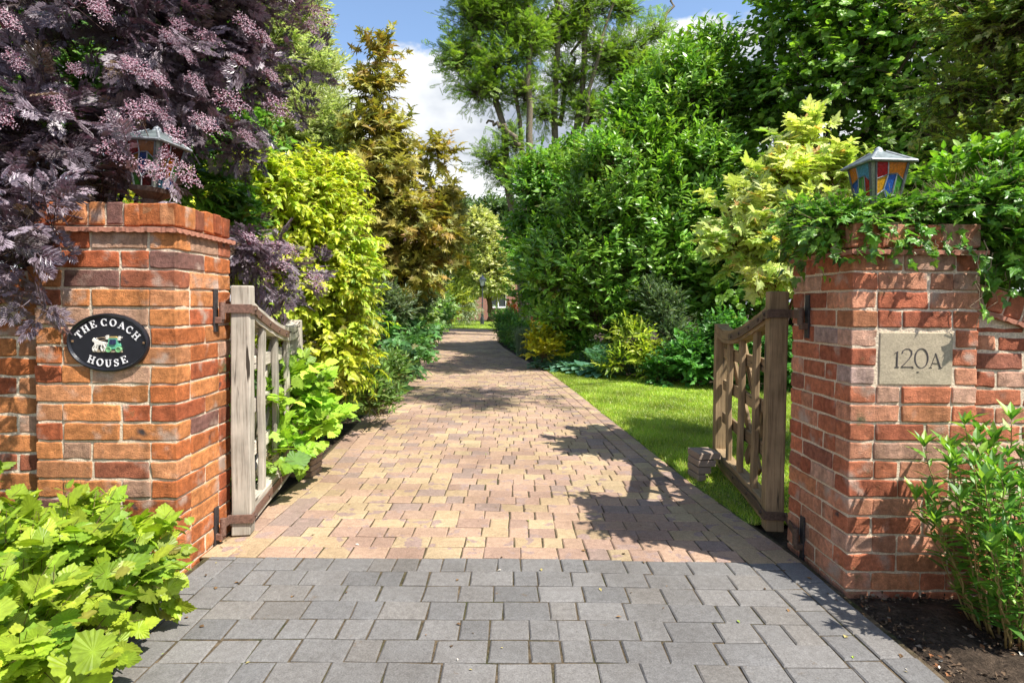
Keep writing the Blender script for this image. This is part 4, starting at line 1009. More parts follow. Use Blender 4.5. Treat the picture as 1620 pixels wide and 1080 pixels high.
plant('green_climber', 'mid green leafy climber trailing behind the top of the left pier', 'climber', (-1.75, 3.5, 0),
      [blob(385, 350, 3.7, 60, 45, .3), blob(345, 300, 3.6, 50, 40, .3), blob(150, 150, 2.95, 60, 60, .12), blob(290, 300, 3.3, 60, 25, .2)],
      'ivy', .06, GRN, 105, lai=1.5, clump=.13, per=8, up=.1, droop=.4, stem_r=.002, stemcol=(.14, .12, .05), trunk=dict(r0=.015, n_main=5))
# --- variegated willow like tree behind
plant('variegated_tree', 'pale silvery green tree between the purple elder and the bronze maple', 'tree', (-3.9, 9.9, 0),
      [blob(497, 125, 10.2, 50, 65, .8), blob(440, 50, 10, 85, 80, 1.0), blob(485, 220, 10, 75, 90, 1.0), blob(410, 180, 10, 90, 140, 1.0), blob(535, 240, 10.4, 42, 60, .6), blob(380, 10, 10, 120, 90, 1.0), blob(500, 330, 10, 80, 90, .9), blob(320, 200, 10.2, 100, 200, 1.0)],
      'slim', .11, [((.56, .60, .32), 4), ((.44, .52, .22), 3), ((.68, .70, .48), 2), ((.34, .44, .15), 2)], 106, mat=M_pale, part=('trunk', 'crown'), lai=2.4, clump=.34, per=14, inner=2.4, up=.55, out=1.1, gap=.25, stem_r=.004, stemcol=(.22, .18, .12), trunk=dict(r0=.09, n_main=8))
# --- bronze maple
plant('bronze_maple', 'tall conical maple with bronze orange leaves left of the drive', 'maple', (-2.55, 9.2, 0),
      [blob(602, 95, 9.2, 13, 50, .25), blob(597, 150, 9.2, 36, 45, .4), blob(600, 215, 9.1, 55, 50, .6), blob(612, 280, 9.0, 74, 58, .8), blob(580, 350, 8.9, 80, 90, .8), blob(635, 365, 9.0, 95, 70, .9), blob(610, 430, 9.1, 95, 60, .8), blob(692, 385, 9.4, 45, 70, .6), blob(690, 245, 9.3, 42, 26, .3), blob(705, 310, 9.3, 34, 24, .3)],
      'palm', .15, [((.39, .31, .055), 4), ((.31, .30, .06), 4), ((.22, .25, .05), 3), ((.50, .48, .16), 2.4), ((.33, .16, .04), 1)], 107, part=('trunk', 'crown'), lai=2.0, clump=.2, per=6, inner=2.6, up=.12, out=1.0, flat=.35, droop=.0, face=1.5, tone=.16, twig=.26, stem_r=.005, stemcol=(.09, .05, .03), trunk=dict(r0=.08, n_main=10))
# --- left border, near to far
MID = [((.10, .23, .035), 4), ((.16, .32, .05), 3), ((.07, .16, .03), 3), ((.24, .40, .08), 1)]
plant('ninebark_shrub', 'low lime green lobed leaf shrub pushing through the left gate', 'shrub', (-1.72, 3.75, 0),
      [blob(470, 690, 3.55, 60, 42, .22), blob(500, 665, 3.8, 55, 45, .2), blob(445, 650, 3.45, 38, 30, .15), blob(430, 720, 3.3, 22, 28, .10), blob(475, 610, 3.9, 50, 60, .25), blob(420, 600, 3.9, 60, 80, .2)],
      'nine', .10, [((.34, .52, .05), 4), ((.22, .40, .04), 3), ((.46, .60, .08), 1.5), ((.14, .30, .03), 1.5)], 108, lai=1.5, clump=.13, per=6, up=.3, droop=.2, stem_r=.0025, stemcol=(.16, .13, .05), twig=.16, trunk=dict(r0=.008, n_main=8))
bf, bcc, br_ = plant('bellflower', 'sprawling green bellflower plant with one violet bloom by the drive edge', 'flowering plant', gb(590, 655),
      [blob(575, 615, 5.2, 42, 38, .25), blob(600, 640, 5.3, 38, 22, .2), blob(545, 640, 4.9, 30, 30, .2), blob(610, 590, 5.9, 35, 35, .3)],
      'lance', .075, [((.12, .22, .04), 4), ((.18, .30, .06), 2), ((.20, .20, .08), 1)], 109, lai=2.0, clump=.12, per=9, up=.8, out=.6, stem_r=.002, stemcol=(.16, .13, .05), trunk=dict(r0=.006, n_main=8))
m = MB(); c = P(563, 613, 4.85)
for k in range(5):
    a = k * 1.257; m.add([c, c + np.array([.02 * math.cos(a - .5), -.012, .02 * math.sin(a - .5)]), c + np.array([.034 * math.cos(a), -.02, .034 * math.sin(a)]), c + np.array([.02 * math.cos(a + .5), -.012, .02 * math.sin(a + .5)])], [(0, 1, 2, 3)], (.30, .22, .62))
attach(m.build('bloom', M_flower), bf)
plant('border_shrub', 'bluish green leafy shrub left of the drive under the bronze maple', 'shrub', gb(640, 600),
      [blob(620, 570, 7.6, 48, 42, .45), blob(645, 560, 8.6, 38, 42, .45), blob(600, 540, 7.4, 50, 50, .4), blob(585, 590, 6.6, 40, 35, .3), blob(655, 535, 9.4, 30, 35, .4)],
      'sycam', .11, [((.13, .30, .09), 4), ((.20, .40, .12), 2.5), ((.08, .20, .06), 3)], 110, lai=2.2, clump=.22, per=7, up=.3, droop=.2, stem_r=.003, trunk=dict(r0=.02, n_main=6))
plant('border_shrub', 'grey green twiggy shrub left of the drive above the leafy border', 'shrub', gb(630, 560),
      [blob(640, 480, 9.6, 50, 45, .6), blob(600, 490, 8.0, 60, 45, .5), blob(665, 455, 11, 40, 50, .6), blob(560, 500, 7.5, 60, 80, .5)],
      'lance', .09, [((.12, .17, .07), 4), ((.20, .25, .13), 2), ((.06, .11, .04), 3)], 111, lai=1.8, clump=.28, per=10, up=.6, stem_r=.004, stemcol=(.07, .05, .04), trunk=dict(r0=.03, n_main=9))
plant('border_shrub', 'pale edged rounded shrub beside the drive where it bends', 'shrub', gb(668, 550),
      [blob(672, 520, 14, 22, 28, .6), blob(690, 505, 16, 24, 25, .7), blob(664, 500, 13, 22, 26, .6), blob(700, 490, 19, 22, 28, .8)],
      'ovate', .12, [((.22, .38, .08), 3), ((.12, .26, .05), 3), ((.45, .52, .28), 2)], 112, lai=2.2, clump=.3, per=8, up=.3, trunk=dict(r0=.03, n_main=4))
plant('golden_bamboo', 'feathery yellow green shrub by the far bend of the drive', 'shrub', (-2.95, 23, 0),
      [blob(700, 445, 23, 34, 45, 1.2), blob(722, 420, 24, 25, 40, 1.1), blob(715, 480, 22, 30, 34, 1.0), blob(728, 468, 26, 14, 40, .8)],
      'slim', .22, [((.36, .42, .05), 3), ((.26, .36, .06), 3), ((.46, .48, .08), 2), ((.18, .28, .06), 2)], 113, lai=2.4, clump=.5, per=12, up=.6, out=.7, trunk=dict(r0=.05, n_main=5))
plant('weeping_shrub', 'small pale drooping shrub beside the lamp post', 'shrub', gb(742, 511),
      [blob(734, 482, 31, 14, 24, .6), blob(742, 494, 31, 9, 15, .4)], 'slim', .20, [((.42, .46, .32), 3), ((.28, .34, .18), 2)], 114, mat=M_pale, lai=1.7, clump=.45, per=10, up=-.2, droop=1.0, trunk=dict(r0=.05, n_main=5))
# --- cream tree beyond the lamp
plant('cream_maple', 'cream and yellow variegated tree beyond the lamp post', 'maple', (-1.45, 38.5, 0),
      [blob(762, 372, 38.5, 30, 34, 1.6), blob(748, 410, 38.5, 36, 38.5, 1.8), blob(780, 415, 38.5, 30, 42, 1.6), blob(765, 445, 38.5, 42, 28, 1.8), blob(758, 350, 38.5, 18, 20, 1.0), blob(790, 450, 38.5, 20, 26, 1.2), blob(730, 400, 38.5, 16, 30, 1.2)],
      'two', .26, [((.60, .60, .27), 4), ((.46, .52, .18), 3), ((.70, .68, .42), 2), ((.30, .40, .10), 2)], 115, mat=M_pale, part=('trunk', 'crown'), lai=4.2, clump=.45, per=8, up=.1, tone=.14, trunk=dict(r0=.22, n_main=8))
FARG = [((.10, .18, .06), 3), ((.16, .25, .08), 3), ((.06, .12, .04), 2)]
for i, (px, py, d, rx, ry, lab, pal) in enumerate([(715, 345, 60, 50, 70, 'grey green tree far behind the house roof', [((.16, .23, .10), 3), ((.10, .16, .07), 2)]), (785, 355, 58, 55, 85, 'dark green round tree far behind the cream tree', FARG), (850, 380, 50, 60, 110, 'green tree far behind the laurel at the drive bend', FARG), (640, 390, 62, 70, 70, 'far tree hidden behind the bronze maple', FARG)]):
    plant('distant_tree', lab, 'tree', (P(px, 500, d)[0], d, 0), [blob(px, py, d, rx, ry * .6, 3), blob(px - rx * .4, py + ry * .4, d, rx * .7, ry * .6, 3), blob(px + rx * .4, py + ry * .3, d, rx * .7, ry * .7, 3), blob(px, py + ry * .9, d, rx, ry * .6, 3)],
          'two', .36, pal, 120 + i, part=('trunk', 'crown'), group='trees far beyond the house', lai=3.2, clump=1.0, per=8, inner=2.5, trunk=dict(r0=.3, n_main=5, fine=False))
# --- right side: ash, laurels, lime, hawthorn
ASHC = [((.24, .40, .05), 4), ((.34, .50, .06), 3), ((.16, .29, .045), 3), ((.42, .55, .09), 1)]
rngA = np.random.default_rng(130)
for i, (bx, lab, trs, bl_) in enumerate([
   (830, 'leaning ash tree with open feathery crown left of the ash clump', [((830, 440), (812, 180), (745, 20)), ((830, 440), (835, 190), (838, 10)), ((835, 300), (815, 130), (790, -40)), ((822, 230), (792, 190), (770, 195))],
      [(750, 40, 60, 60), (728, 100, 40, 50), (765, 150, 45, 30), (800, 10, 55, 40), (790, 110, 50, 45), (835, 70, 40, 45), (830, 150, 35, 25), (750, 145, 30, 18), (780, 255, 28, 26), (800, 285, 28, 22), (815, 230, 22, 20), (745, -40, 60, 40), (840, -50, 60, 50)]),
   (885, 'upright ash tree with bare lower trunks above the laurel', [((885, 440), (882, 150), (880, -60)), ((890, 440), (915, 110), (935, -40)), ((900, 300), (955, 60), (980, -40)), ((885, 200), (905, 90), (930, 30)), ((930, 200), (960, 110), (1030, 60)), ((1030, 60), (1045, 45), (1068, -10)), ((900, 260), (922, 170), (925, 70))],
      [(885, 60, 45, 55), (930, 20, 50, 45), (960, 100, 45, 45), (900, 130, 38, 30), (1000, 80, 45, 40), (930, 180, 40, 30), (990, 20, 30, 25), (1040, 50, 16, 18), (1020, 130, 50, 40), (860, 180, 30, 18), (880, -60, 70, 50), (960, -60, 70, 50)])]):
    D = 21 + i; base = G(bx, 500); X0 = P(bx, 480, D)[0]; t = empty('ash_tree', (X0, D, 0)); tag(t, lab, 'ash tree', 'ash trees behind the laurels')
    m = MB(); cr = MB()
    for k, path in enumerate(trs):
        p3 = [P(px, py, D + rngA.normal(0, .4)) for px, py in path]
        if k < 2: p3[0] = np.array([X0, D, 0])
        pts = bez(p3[0], p3[2], (np.array(p3[1]) - (np.array(p3[0]) + p3[2]) / 2) * 1.0, 12, rngA, .07); r0 = .19 if k < 2 else .10
        tube(m, pts, np.linspace(r0, r0 * .35, 12), (.17, .14, .10), 7)
    cc = foliage(cr, m, [blob(px, py, D, rx, ry, rx * D / F_PX) for px, py, rx, ry in bl_], 'ash', .30, ASHC, rngA, lai=1.35, clump=.30, per=6, inner=1.5, gap=.5, up=.25, droop=.05, face=.9, stem_r=.010, stemcol=(.12, .10, .07), twig=.6, tone=.2, front=.8)
    E = np.concatenate([bez(P(*a, D), P(*c_, D), (P(*b, D) - (P(*a, D) + P(*c_, D)) / 2), 10) for a, b, c_ in trs])
    for q in cc[rngA.choice(len(cc), min(len(cc), 130), replace=False)]:
        j = np.argmin(np.linalg.norm(E - q, axis=1)); tube(m, bez(E[j], q, (0, 0, .15), 5, rngA, .06), np.linspace(.035, .012, 5), (.14, .115, .08), 4, False)
    attach(cr.build('crown', M_leaf), t); attach(m.build('trunk', M_bark, smooth=True), t)
# bare snag at the top of the ash clump
LAU = [((.15, .31, .04), 4), ((.21, .39, .045), 3.4), ((.095, .22, .03), 3), ((.29, .46, .055), 1.8), ((.36, .52, .08), .8)]
plant('cherry_laurel', 'tall dark glossy laurel filling the middle of the right side', 'laurel', (1.9, 10.9, 0),
      [blob(975, 320, 10.8, 120, 120, 1.3), blob(1085, 190, 11.4, 110, 110, 1.2), blob(1010, 240, 11.2, 70, 60, .8), blob(1000, 185, 11.5, 42, 60, .6), blob(1120, 105, 11.6, 50, 60, .7), blob(920, 430, 10.6, 110, 90, 1.1), blob(1040, 400, 10.4, 120, 130, 1.1), blob(960, 500, 10.4, 110, 60, .8), blob(1100, 330, 10.6, 90, 150, 1.1), blob(1120, 480, 10.3, 100, 80, .8)],
      'laurel', .145, LAU, 131, mat=M_gloss, face=1.3, gap=.35, lai=2.7, clump=.30, per=10, inner=2.4, up=.75, out=.7, twig=.36, tone=.22, stem_r=.005, tips=((.22, .42, .05), .35), trunk=dict(r0=.10, n_main=12))
plant('leafy_hedge_tree', 'bushy mid green tree between the drive bend and the tall laurel', 'tree', (.9, 14.2, 0),
      [blob(860, 330, 14, 60, 100, 1.3), blob(850, 430, 13.6, 55, 80, 1.2), blob(885, 300, 14.5, 70, 60, 1.3), blob(835, 380, 14.4, 28, 60, .8), blob(880, 470, 13, 60, 50, 1.0), blob(935, 265, 14.8, 70, 60, 1.2)],
      'ovate', .13, [((.16, .35, .045), 4), ((.25, .45, .06), 3), ((.11, .25, .035), 3), ((.34, .50, .08), 1)], 132, part=('trunk', 'crown'), face=1.3, gap=.3, lai=2.5, clump=.42, per=9, inner=2.5, up=.25, tone=.2, stem_r=.006, trunk=dict(r0=.11, n_main=9))
plant('hazel_tree', 'broad round-leaved green tree filling the top right', 'tree', (4.9, 10.2, 0),
      [blob(1285, 50, 10.5, 110, 100, 1.6), blob(1330, 160, 10.0, 150, 120, 1.5), blob(1195, 190, 11.5, 90, 100, 1.4), blob(1430, 60, 9.5, 120, 130, 1.4), blob(1300, 330, 9.8, 160, 110, 1.3), blob(1200, 420, 9.8, 130, 120, 1.2), blob(1450, 260, 9.2, 130, 130, 1.2), blob(1390, -80, 10.5, 180, 90, 1.6)],
      'round', .10, [((.20, .39, .045), 4), ((.30, .50, .06), 3), ((.12, .25, .035), 3), ((.22, .40, .05), 1)], 133, part=('trunk', 'crown'), face=1.5, lai=1.8, clump=.36, per=8, inner=2.0, up=.2, droop=.15, tone=.22, stem_r=.006, stemcol=(.06, .045, .03), trunk=dict(r0=.13, n_main=14))
plant('hazel_tree', 'round-leaved green tree partly outside the right edge of the photo', 'tree', (8.2, 10.0, 0),
      [blob(1600, 60, 9.5, 130, 150, 1.5), blob(1620, 260, 9.5, 130, 130, 1.3), blob(1560, 400, 9.4, 140, 90, 1.2), blob(1760, 150, 9.5, 130, 200, 1.5)],
      'round', .10, [((.20, .39, .045), 4), ((.30, .50, .06), 3), ((.12, .25, .035), 3)], 134, part=('trunk', 'crown'), face=1.5, lai=1.5, clump=.36, per=8, inner=2.0, up=.2, stem_r=.006, stemcol=(.06, .045, .03), trunk=dict(r0=.12, n_main=9))
plant('hawthorn', 'hawthorn with yellow green tips leaning in at the top right corner', 'hawthorn', (4.0, 3.75, 0),
      [blob(1560, 70, 4.0, 85, 75, .5), blob(1600, 160, 3.8, 90, 80, .5), blob(1510, 150, 4.0, 60, 40, .4), blob(1560, 240, 3.8, 90, 50, .4), blob(1630, 20, 3.8, 90, 80, .5), blob(1480, 195, 4.2, 45, 22, .25), blob(1540, 10, 4.2, 70, 50, .5), blob(1740, 150, 3.8, 120, 160, .5)],
      'ivy', .042, [((.24, .34, .06), 3), ((.36, .40, .09), 3), ((.14, .26, .045), 3), ((.42, .38, .14), 1)], 135, lai=1.35, clump=.17, per=10, inner=2.2, up=.2, droop=.25, out=1.1, gap=.3, stem_r=.0028, stemcol=(.12, .09, .06), twig=.22, tone=.2, trunk=dict(r0=.05, n_main=10))
plant('overhanging_ash', 'ash tree standing beyond the right edge of the photo and shading the drive', 'ash tree', (8.8, 8.6, 0),
      [(2.75, 4.9, 6.1, .95, .5, .5), (2.5, 8.0, 6.9, 1.5, .7, .8), (9.6, 10.6, 8.6, 1.8, 1.8, 1.4)],
      'ash', .34, ASHC, 139, part=('trunk', 'crown'), lai=1.1, clump=.4, per=6, inner=2, droop=.2, stem_r=.006, twig=.5, trunk=dict(r0=.16, n_main=9, lift=.5, trunk_top=(8.6, 8.7, 7.6)))
# --- golden acer behind the right pier
plant('golden_acer', 'pale yellow maple-leaved shrub behind the top of the right gate', 'maple', (1.95, 4.2, 0),
      [blob(1270, 225, 4.3, 45, 45, .25), blob(1230, 290, 4.2, 75, 40, .3), blob(1300, 290, 4.2, 70, 50, .35), blob(1185, 345, 4.1, 78, 55, .3), blob(1160, 385, 4.0, 50, 35, .2), blob(1280, 360, 4.0, 90, 50, .35), blob(1200, 410, 4.0, 55, 40, .25), blob(1270, 420, 4.1, 60, 60, .3), blob(1215, 455, 3.9, 25, 18, .12)],
      'sycam', .085, [((.66, .70, .24), 4), ((.52, .62, .15), 3), ((.76, .76, .42), 2.4), ((.30, .46, .08), 3.2)], 136, mat=M_pale, gap=.3, face=1.1, lai=2.1, clump=.15, per=8, inner=2.6, up=.15, droop=.15, flat=.5, tone=.13, stem_r=.003, stemcol=(.20, .09, .05), twig=.17, tips=((.60, .36, .14), .10), trunk=dict(r0=.03, n_main=9))
# --- ivy over the right pier and wall
IVYC = [((.13, .30, .035), 4), ((.08, .21, .03), 4), ((.22, .42, .045), 2.5), ((.32, .50, .06), 1)]
plant('ivy', 'glossy green ivy spilling over the right pier and wall top', 'ivy', (2.3, 2.72, 0),
      [blob(1340, 362, 2.5, 90, 30, .2), blob(1430, 354, 2.44, 110, 22, .18), blob(1535, 340, 2.42, 80, 46, .2), blob(1345, 358, 2.4, 60, 24, .12), blob(1590, 330, 2.45, 70, 80, .22), blob(1600, 400, 2.36, 50, 58, .13), blob(1270, 372, 2.7, 36, 30, .14), blob(1700, 380, 2.45, 110, 110, .2), blob(1285, 345, 2.75, 45, 24, .18)],
      'ivy', .042, IVYC, 137, mat=M_gloss, lai=3.0, clump=.09, per=8, inner=2.6, up=.1, droop=.45, tone=.17, stem_r=.0018, stemcol=(.24, .19, .11), twig=.13, trunk=dict(r0=.012, n_main=8, wob=.015))
plant('leafy_climber', 'broad bright green leaves rising above the ivy at the right edge', 'climber', (2.75, 2.95, 0),
      [blob(1560, 290, 2.8, 80, 45, .2), blob(1510, 290, 2.85, 45, 25, .15), blob(1610, 270, 2.75, 60, 60, .2), blob(1600, 340, 2.5, 40, 40, .1), blob(1720, 260, 2.75, 90, 90, .2)],
      'ovate', .055, [((.20, .40, .035), 4), ((.32, .50, .05), 2), ((.12, .28, .03), 2)], 138, lai=1.5, clump=.13, per=7, up=.3, stem_r=.002, stemcol=(.2, .2, .06), trunk=dict(r0=.012, n_main=6))
# hanging trails of ivy on the pier face
def trails(parent, seed):
    r = np.random.default_rng(seed); m = MB(); lv = MB()
    for px, py, L_, d in [(1556, 380, .30, 2.25), (1570, 400, .22, 2.26), (1548, 400, .30, 2.24), (1300, 385, .16, 2.42), (1290, 370, .10, 2.5), (1320, 385, .07, 2.3), (1375, 380, .05, 2.24), (1480, 380, .06, 2.24), (1590, 430, .12, 2.28), (1520, 385, .05, 2.24), (1420, 378, .04, 2.24), (1450, 372, .05, 2.25)]:
        s = P(px, py, d); n_ = 9; pth = [s + np.array([r.normal(0, .008) * k ** .8 * .7, r.normal(0, .002), -L_ * k / (n_ - 1)]) for k in range(n_)]
        m = MB(); tube(m, pth, np.linspace(.0022, .001, n_), (.30, .24, .15), 5); attach(m.build('trailing_stem', M_bark), parent)
        k = r.integers(2, n_, 5); pos = np.array([pth[i] for i in k]) + (0, -.006, 0)
        put_leaves(lv, 'ivy', pos, norm(r.normal(0, .7, (5, 3)) + (0, -.3, -.5)), norm(r.normal(0, .3, (5, 3)) + (.2, -1, .5)), r.uniform(.022, .045, 5), pick(IVYC, 5, r), r)
    attach(lv.build('trail_leaves', M_gloss), parent)
trails([o for o in C.objects if o.name == 'ivy'][0], 77)
# --- shrub and bare bed at the bottom right: upright shoots with paired lance leaves
def shoots(name, label, cat, spots, pal, seed, leaf='lance', size=.075, stemc=(.30, .22, .08)):
    r = np.random.default_rng(seed); t = empty(name, (spots[0][0], spots[0][1], 0)); tag(t, label, cat); m = MB(); lv = MB()
    for x, y, h, lx, ly in spots:
        n_ = 14; pth = bez((x, y, -.02), (x + lx, y + ly, h), (lx * .1, ly * .1, h * .1), n_, r, .004); tube(m, pth, np.linspace(.0035, .0015, n_), stemc, 5)
        nl = int(h / .021); pos = []; dr = []; nn = []
        for k in range(nl):
            f = .08 + .92 * k / nl
            if r.uniform() > .6 + f: continue
            i = f * (n_ - 1); p = pth[int(i)] * (1 - i % 1) + pth[min(n_ - 1, int(i) + 1)] * (i % 1); a = k * 2.4 + r.normal(0, .3)
            pos.append(p); dr.append((math.cos(a), math.sin(a), .35 + f * .5 + r.normal(0, .25))); nn.append((-math.cos(a) * .4, -math.sin(a) * .4, 1))
        for k in range(7): a = k * 1.8; pos.append(pth[-1]); dr.append((math.cos(a) * .5, math.sin(a) * .5, 1)); nn.append((-math.cos(a), -math.sin(a), .4))
        nq = len(pos); sz = size * r.uniform(.55, 1.25, nq); put_leaves(lv, leaf, np.array(pos), np.array(dr), np.array(nn), sz, pick(pal, nq, r) * (1 + r.normal(0, .12, (nq, 1))), r)
    attach(m.build('stems', M_stem, smooth=True), t); attach(lv.build('foliage', M_leaf), t); return t
r = np.random.default_rng(140); sp = []
for k in range(92):
    u = r.uniform(-1, 1); v = r.uniform(-1, 1); c = .80 - .22 * abs(u + .1)
    sp.append((1.91 + u * .19, 2.02 + v * .10, c * r.uniform(.55, 1.0), u * .20, v * .10 - .05))
shoots('phlox_clump', 'clump of upright green stems in the soil bed below the numbered pier', 'plant', sp, [((.16, .34, .04), 4), ((.10, .24, .035), 3), ((.28, .46, .06), 2)], 141, size=.072)
# --- right border plants
def small(name, label, cat, px, py, blobs, tpl, size, pal, seed, **kw):
    return plant(name, label, cat, gb(px, py), blobs, tpl, size, pal, seed, **{**dict(lai=2.0, clump=.16, per=8, inner=3, up=.5, trunk=dict(r0=.012, n_main=7), stem_r=.002), **kw})
small('golden_spirea', 'yellow leaved bush in the border nearest the drive bend', 'shrub', 858, 575, [blob(858, 535, 10.4, 26, 28, .3), blob(862, 558, 10.2, 24, 18, .25), blob(880, 545, 10.4, 14, 10, .2)], 'ovate', .10, [((.62, .56, .04), 4), ((.50, .52, .04), 3), ((.34, .44, .04), 1)], 150)
small('golden_spirea', 'loose yellow green bush in front of the laurel right of the hostas', 'shrub', 1010, 595, [blob(1000, 535, 9.0, 28, 24, .25), blob(1015, 560, 8.9, 34, 24, .3), blob(985, 575, 8.9, 18, 14, .2), blob(1035, 580, 8.8, 24, 18, .2)], 'lance', .12, [((.44, .50, .05), 4), ((.30, .42, .05), 3), ((.20, .32, .04), 2)], 151, lai=1.5)
small('green_shrub', 'fresh green upright shrub between the yellow bush and the laurel', 'shrub', 895, 570, [blob(893, 525, 10.7, 24, 34, .35), blob(905, 545, 10.5, 24, 24, .3)], 'ovate', .11, [((.14, .32, .05), 4), ((.08, .20, .035), 3), ((.22, .40, .07), 1)], 152)
small('box_bush', 'dark green rounded bush at the end of the right border', 'shrub', 805, 545, [blob(805, 518, 17, 20, 20, .6), blob(818, 528, 16, 22, 16, .6), blob(800, 508, 17.5, 14, 10, .4)], 'lance', .12, [((.12, .27, .04), 4), ((.07, .17, .03), 3), ((.28, .44, .08), 1.5)], 153, clump=.3)
small('privet_bush', 'dense dark green leafy bush behind the lawn beside the right gate', 'shrub', 1100, 612, [blob(1100, 570, 8.3, 60, 46, .5), blob(1140, 545, 8.3, 50, 52, .5), blob(1065, 590, 8.4, 40, 28, .35), blob(1180, 575, 8.0, 60, 55, .4), blob(1260, 570, 7.8, 80, 60, .4)], 'ovate', .085, [((.09, .25, .04), 4), ((.13, .33, .06), 3), ((.06, .17, .035), 2)], 154, clump=.22, lai=2.4)
small('blue_conifer_shrub', 'wispy grey green shrub in front of the laurel above the border', 'shrub', 1060, 600, [blob(1050, 500, 9.2, 32, 50, .4), blob(1070, 540, 9.0, 34, 40, .35), blob(1030, 470, 9.4, 20, 30, .3)], 'slim', .10, [((.16, .24, .12), 4), ((.10, .17, .07), 3), ((.24, .32, .18), 1)], 155, lai=1.4, per=12)
# glaucous hostas
def rosette(name, label, cat, pts, size, pal, seed, tpl='ovate', n=26, lift=.9):
    r = np.random.default_rng(seed)
    out = []
    for k, (x, y, s) in enumerate(pts):
        t = empty(name, (x, y, 0)); tag(t, label if isinstance(label, str) else label[k], cat); lv = MB(); st_ = MB()
        a = np.arange(n) * 2.4; f = (np.arange(n) + .5) / n; el = 1.35 - f * 1.1
        d0 = np.stack([np.cos(a) * np.cos(el), np.sin(a) * np.cos(el), np.sin(el)], 1); tipb = d0 * (s * (.5 + .5 * f))[:, None] * np.array([1, 1, lift])
        for q in tipb: tube(st_, bez((0, 0, 0), q, (0, 0, .02), 4), [.004, .003, .003, .002], (.2, .3, .12), 4, False)
        put_leaves(lv, tpl, tipb, norm(d0 * (1, 1, .35) + (0, 0, -.15)), norm(np.array([0, 0, 1]) + d0 * .4), np.full(n, s * .8) * r.uniform(.7, 1.15, n), pick(pal, n, r), r)
        st_.build('stalks', M_stem, t); lv.build('foliage', M_leaf, t); out.append(t)
    return out
hos = [(*gb(900, 588)[:2], .26), (*gb(925, 592)[:2], .28), (*gb(882, 585)[:2], .2), (*gb(950, 596)[:2], .22), (*gb(850, 582)[:2], .16)]
rosette('hosta', ['blue green hosta second from the left in the right border', 'largest blue green hosta, between the other hostas in the right border', 'small blue green hosta between the yellow bush and larger hostas', 'blue green hosta rightmost in the border, under the fern', 'tiny grey green hosta at the foot of the yellow bush'], 'hosta', hos, .2, [((.16, .34, .22), 4), ((.10, .25, .15), 3), ((.22, .42, .28), 1)], 160, t_ovate(.42, .3, .15), 34)
# fern: arching pinnate fronds
def fern(label, x, y, n, L_, col, seed):
    r = np.random.default_rng(seed); t = empty('fern', (x, y, 0)); tag(t, label, 'fern'); m = MB(); lv = MB()
    for k in range(n):
        a = k * 6.283 / n + r.normal(0, .2); h = L_ * r.uniform(.7, 1.1); rr_ = h * r.uniform(.15, .65)
        p = bez((0, 0, 0), (rr_ * math.cos(a), rr_ * math.sin(a), h * .85), (0, 0, h * .35), 16); tube(m, p, np.linspace(.004, .001, 16), (.14, .2, .06), 4, False)
        T_ = norm(np.gradient(p, axis=0)); S_ = norm(np.cross(T_, (0, 0, 1.))); i = np.repeat(np.arange(2, 16), 2); sg = np.tile([1, -1], 14)
        f = i / 15.; put_leaves(lv, 'slim', p[i], S_[i] * sg[:, None] + T_[i] * .3, np.cross(S_[i], T_[i]), h * .26 * np.sin(np.pi * np.clip(f * .92 + .05, 0, 1)) ** .8 + .01, np.tile(np.array(col), (len(i), 1)) * (1 + r.normal(0, .1, (len(i), 1))), r)
    m.build('stalks', M_stem, t); lv.build('fronds', M_leaf, t)
fx, fy, _ = gb(952, 598); fern('fern with upright blue green fronds behind the hostas', fx, fy, 11, .62, (.12, .28, .14), 161)
def tussock(name, label, px, py, n, L_, w, pal, seed, spreadr=.35):
    r = np.random.default_rng(seed); x, y, _ = gb(px, py); t = MB(); a = r.uniform(0, 6.28, n); h = L_ * r.uniform(.6, 1.1, n); rr_ = h * spreadr * r.uniform(.2, 2, n)
    K = pick(pal, n, r); base = np.stack([x + r.normal(0, .05, n), y + r.normal(0, .05, n), np.full(n, -.02)], 1); sd_ = np.stack([-np.sin(a), np.cos(a), 0 * a], 1) * w
    mid = base + np.stack([rr_ * .45 * np.cos(a), rr_ * .45 * np.sin(a), h * .75], 1); tip = base + np.stack([rr_ * np.cos(a), rr_ * np.sin(a), h * .9], 1)
    V = np.stack([base - sd_, base + sd_, mid + sd_ * .8, mid - sd_ * .8, tip], 1).reshape(-1, 3); o = np.arange(n)[:, None] * 5
    t.add(V, np.concatenate([o + np.array([0, 1, 2, 3])]), np.repeat(K, 5, 0)); t.add(V, np.concatenate([o + np.array([3, 2, 4])]), np.repeat(K, 5, 0))
    ob = t.build(name, M_pale); tag(ob, label, 'grass clump')
tussock('grass_tussock', 'silvery ornamental grass tussock between the dark bush and yellow bush', 826, 563, 500, .75, .006, [((.34, .42, .34), 3), ((.22, .30, .22), 2)], 162)
tussock('grass_tussock', 'low dark strappy tussock at the corner of the drive bend', 797, 540, 300, .7, .012, [((.08, .14, .05), 3), ((.14, .2, .08), 2)], 163)
# orange flowers beyond
small('orange_azalea', 'orange flowering bush glimpsed beyond the dark bush', 'shrub', 828, 528, [blob(832, 503, 25, 22, 9, .6), blob(815, 494, 25, 8, 10, .4)], 'two', .15, [((.60, .17, .03), 4), ((.50, .10, .04), 2), ((.16, .24, .05), 2)], 164, clump=.3)
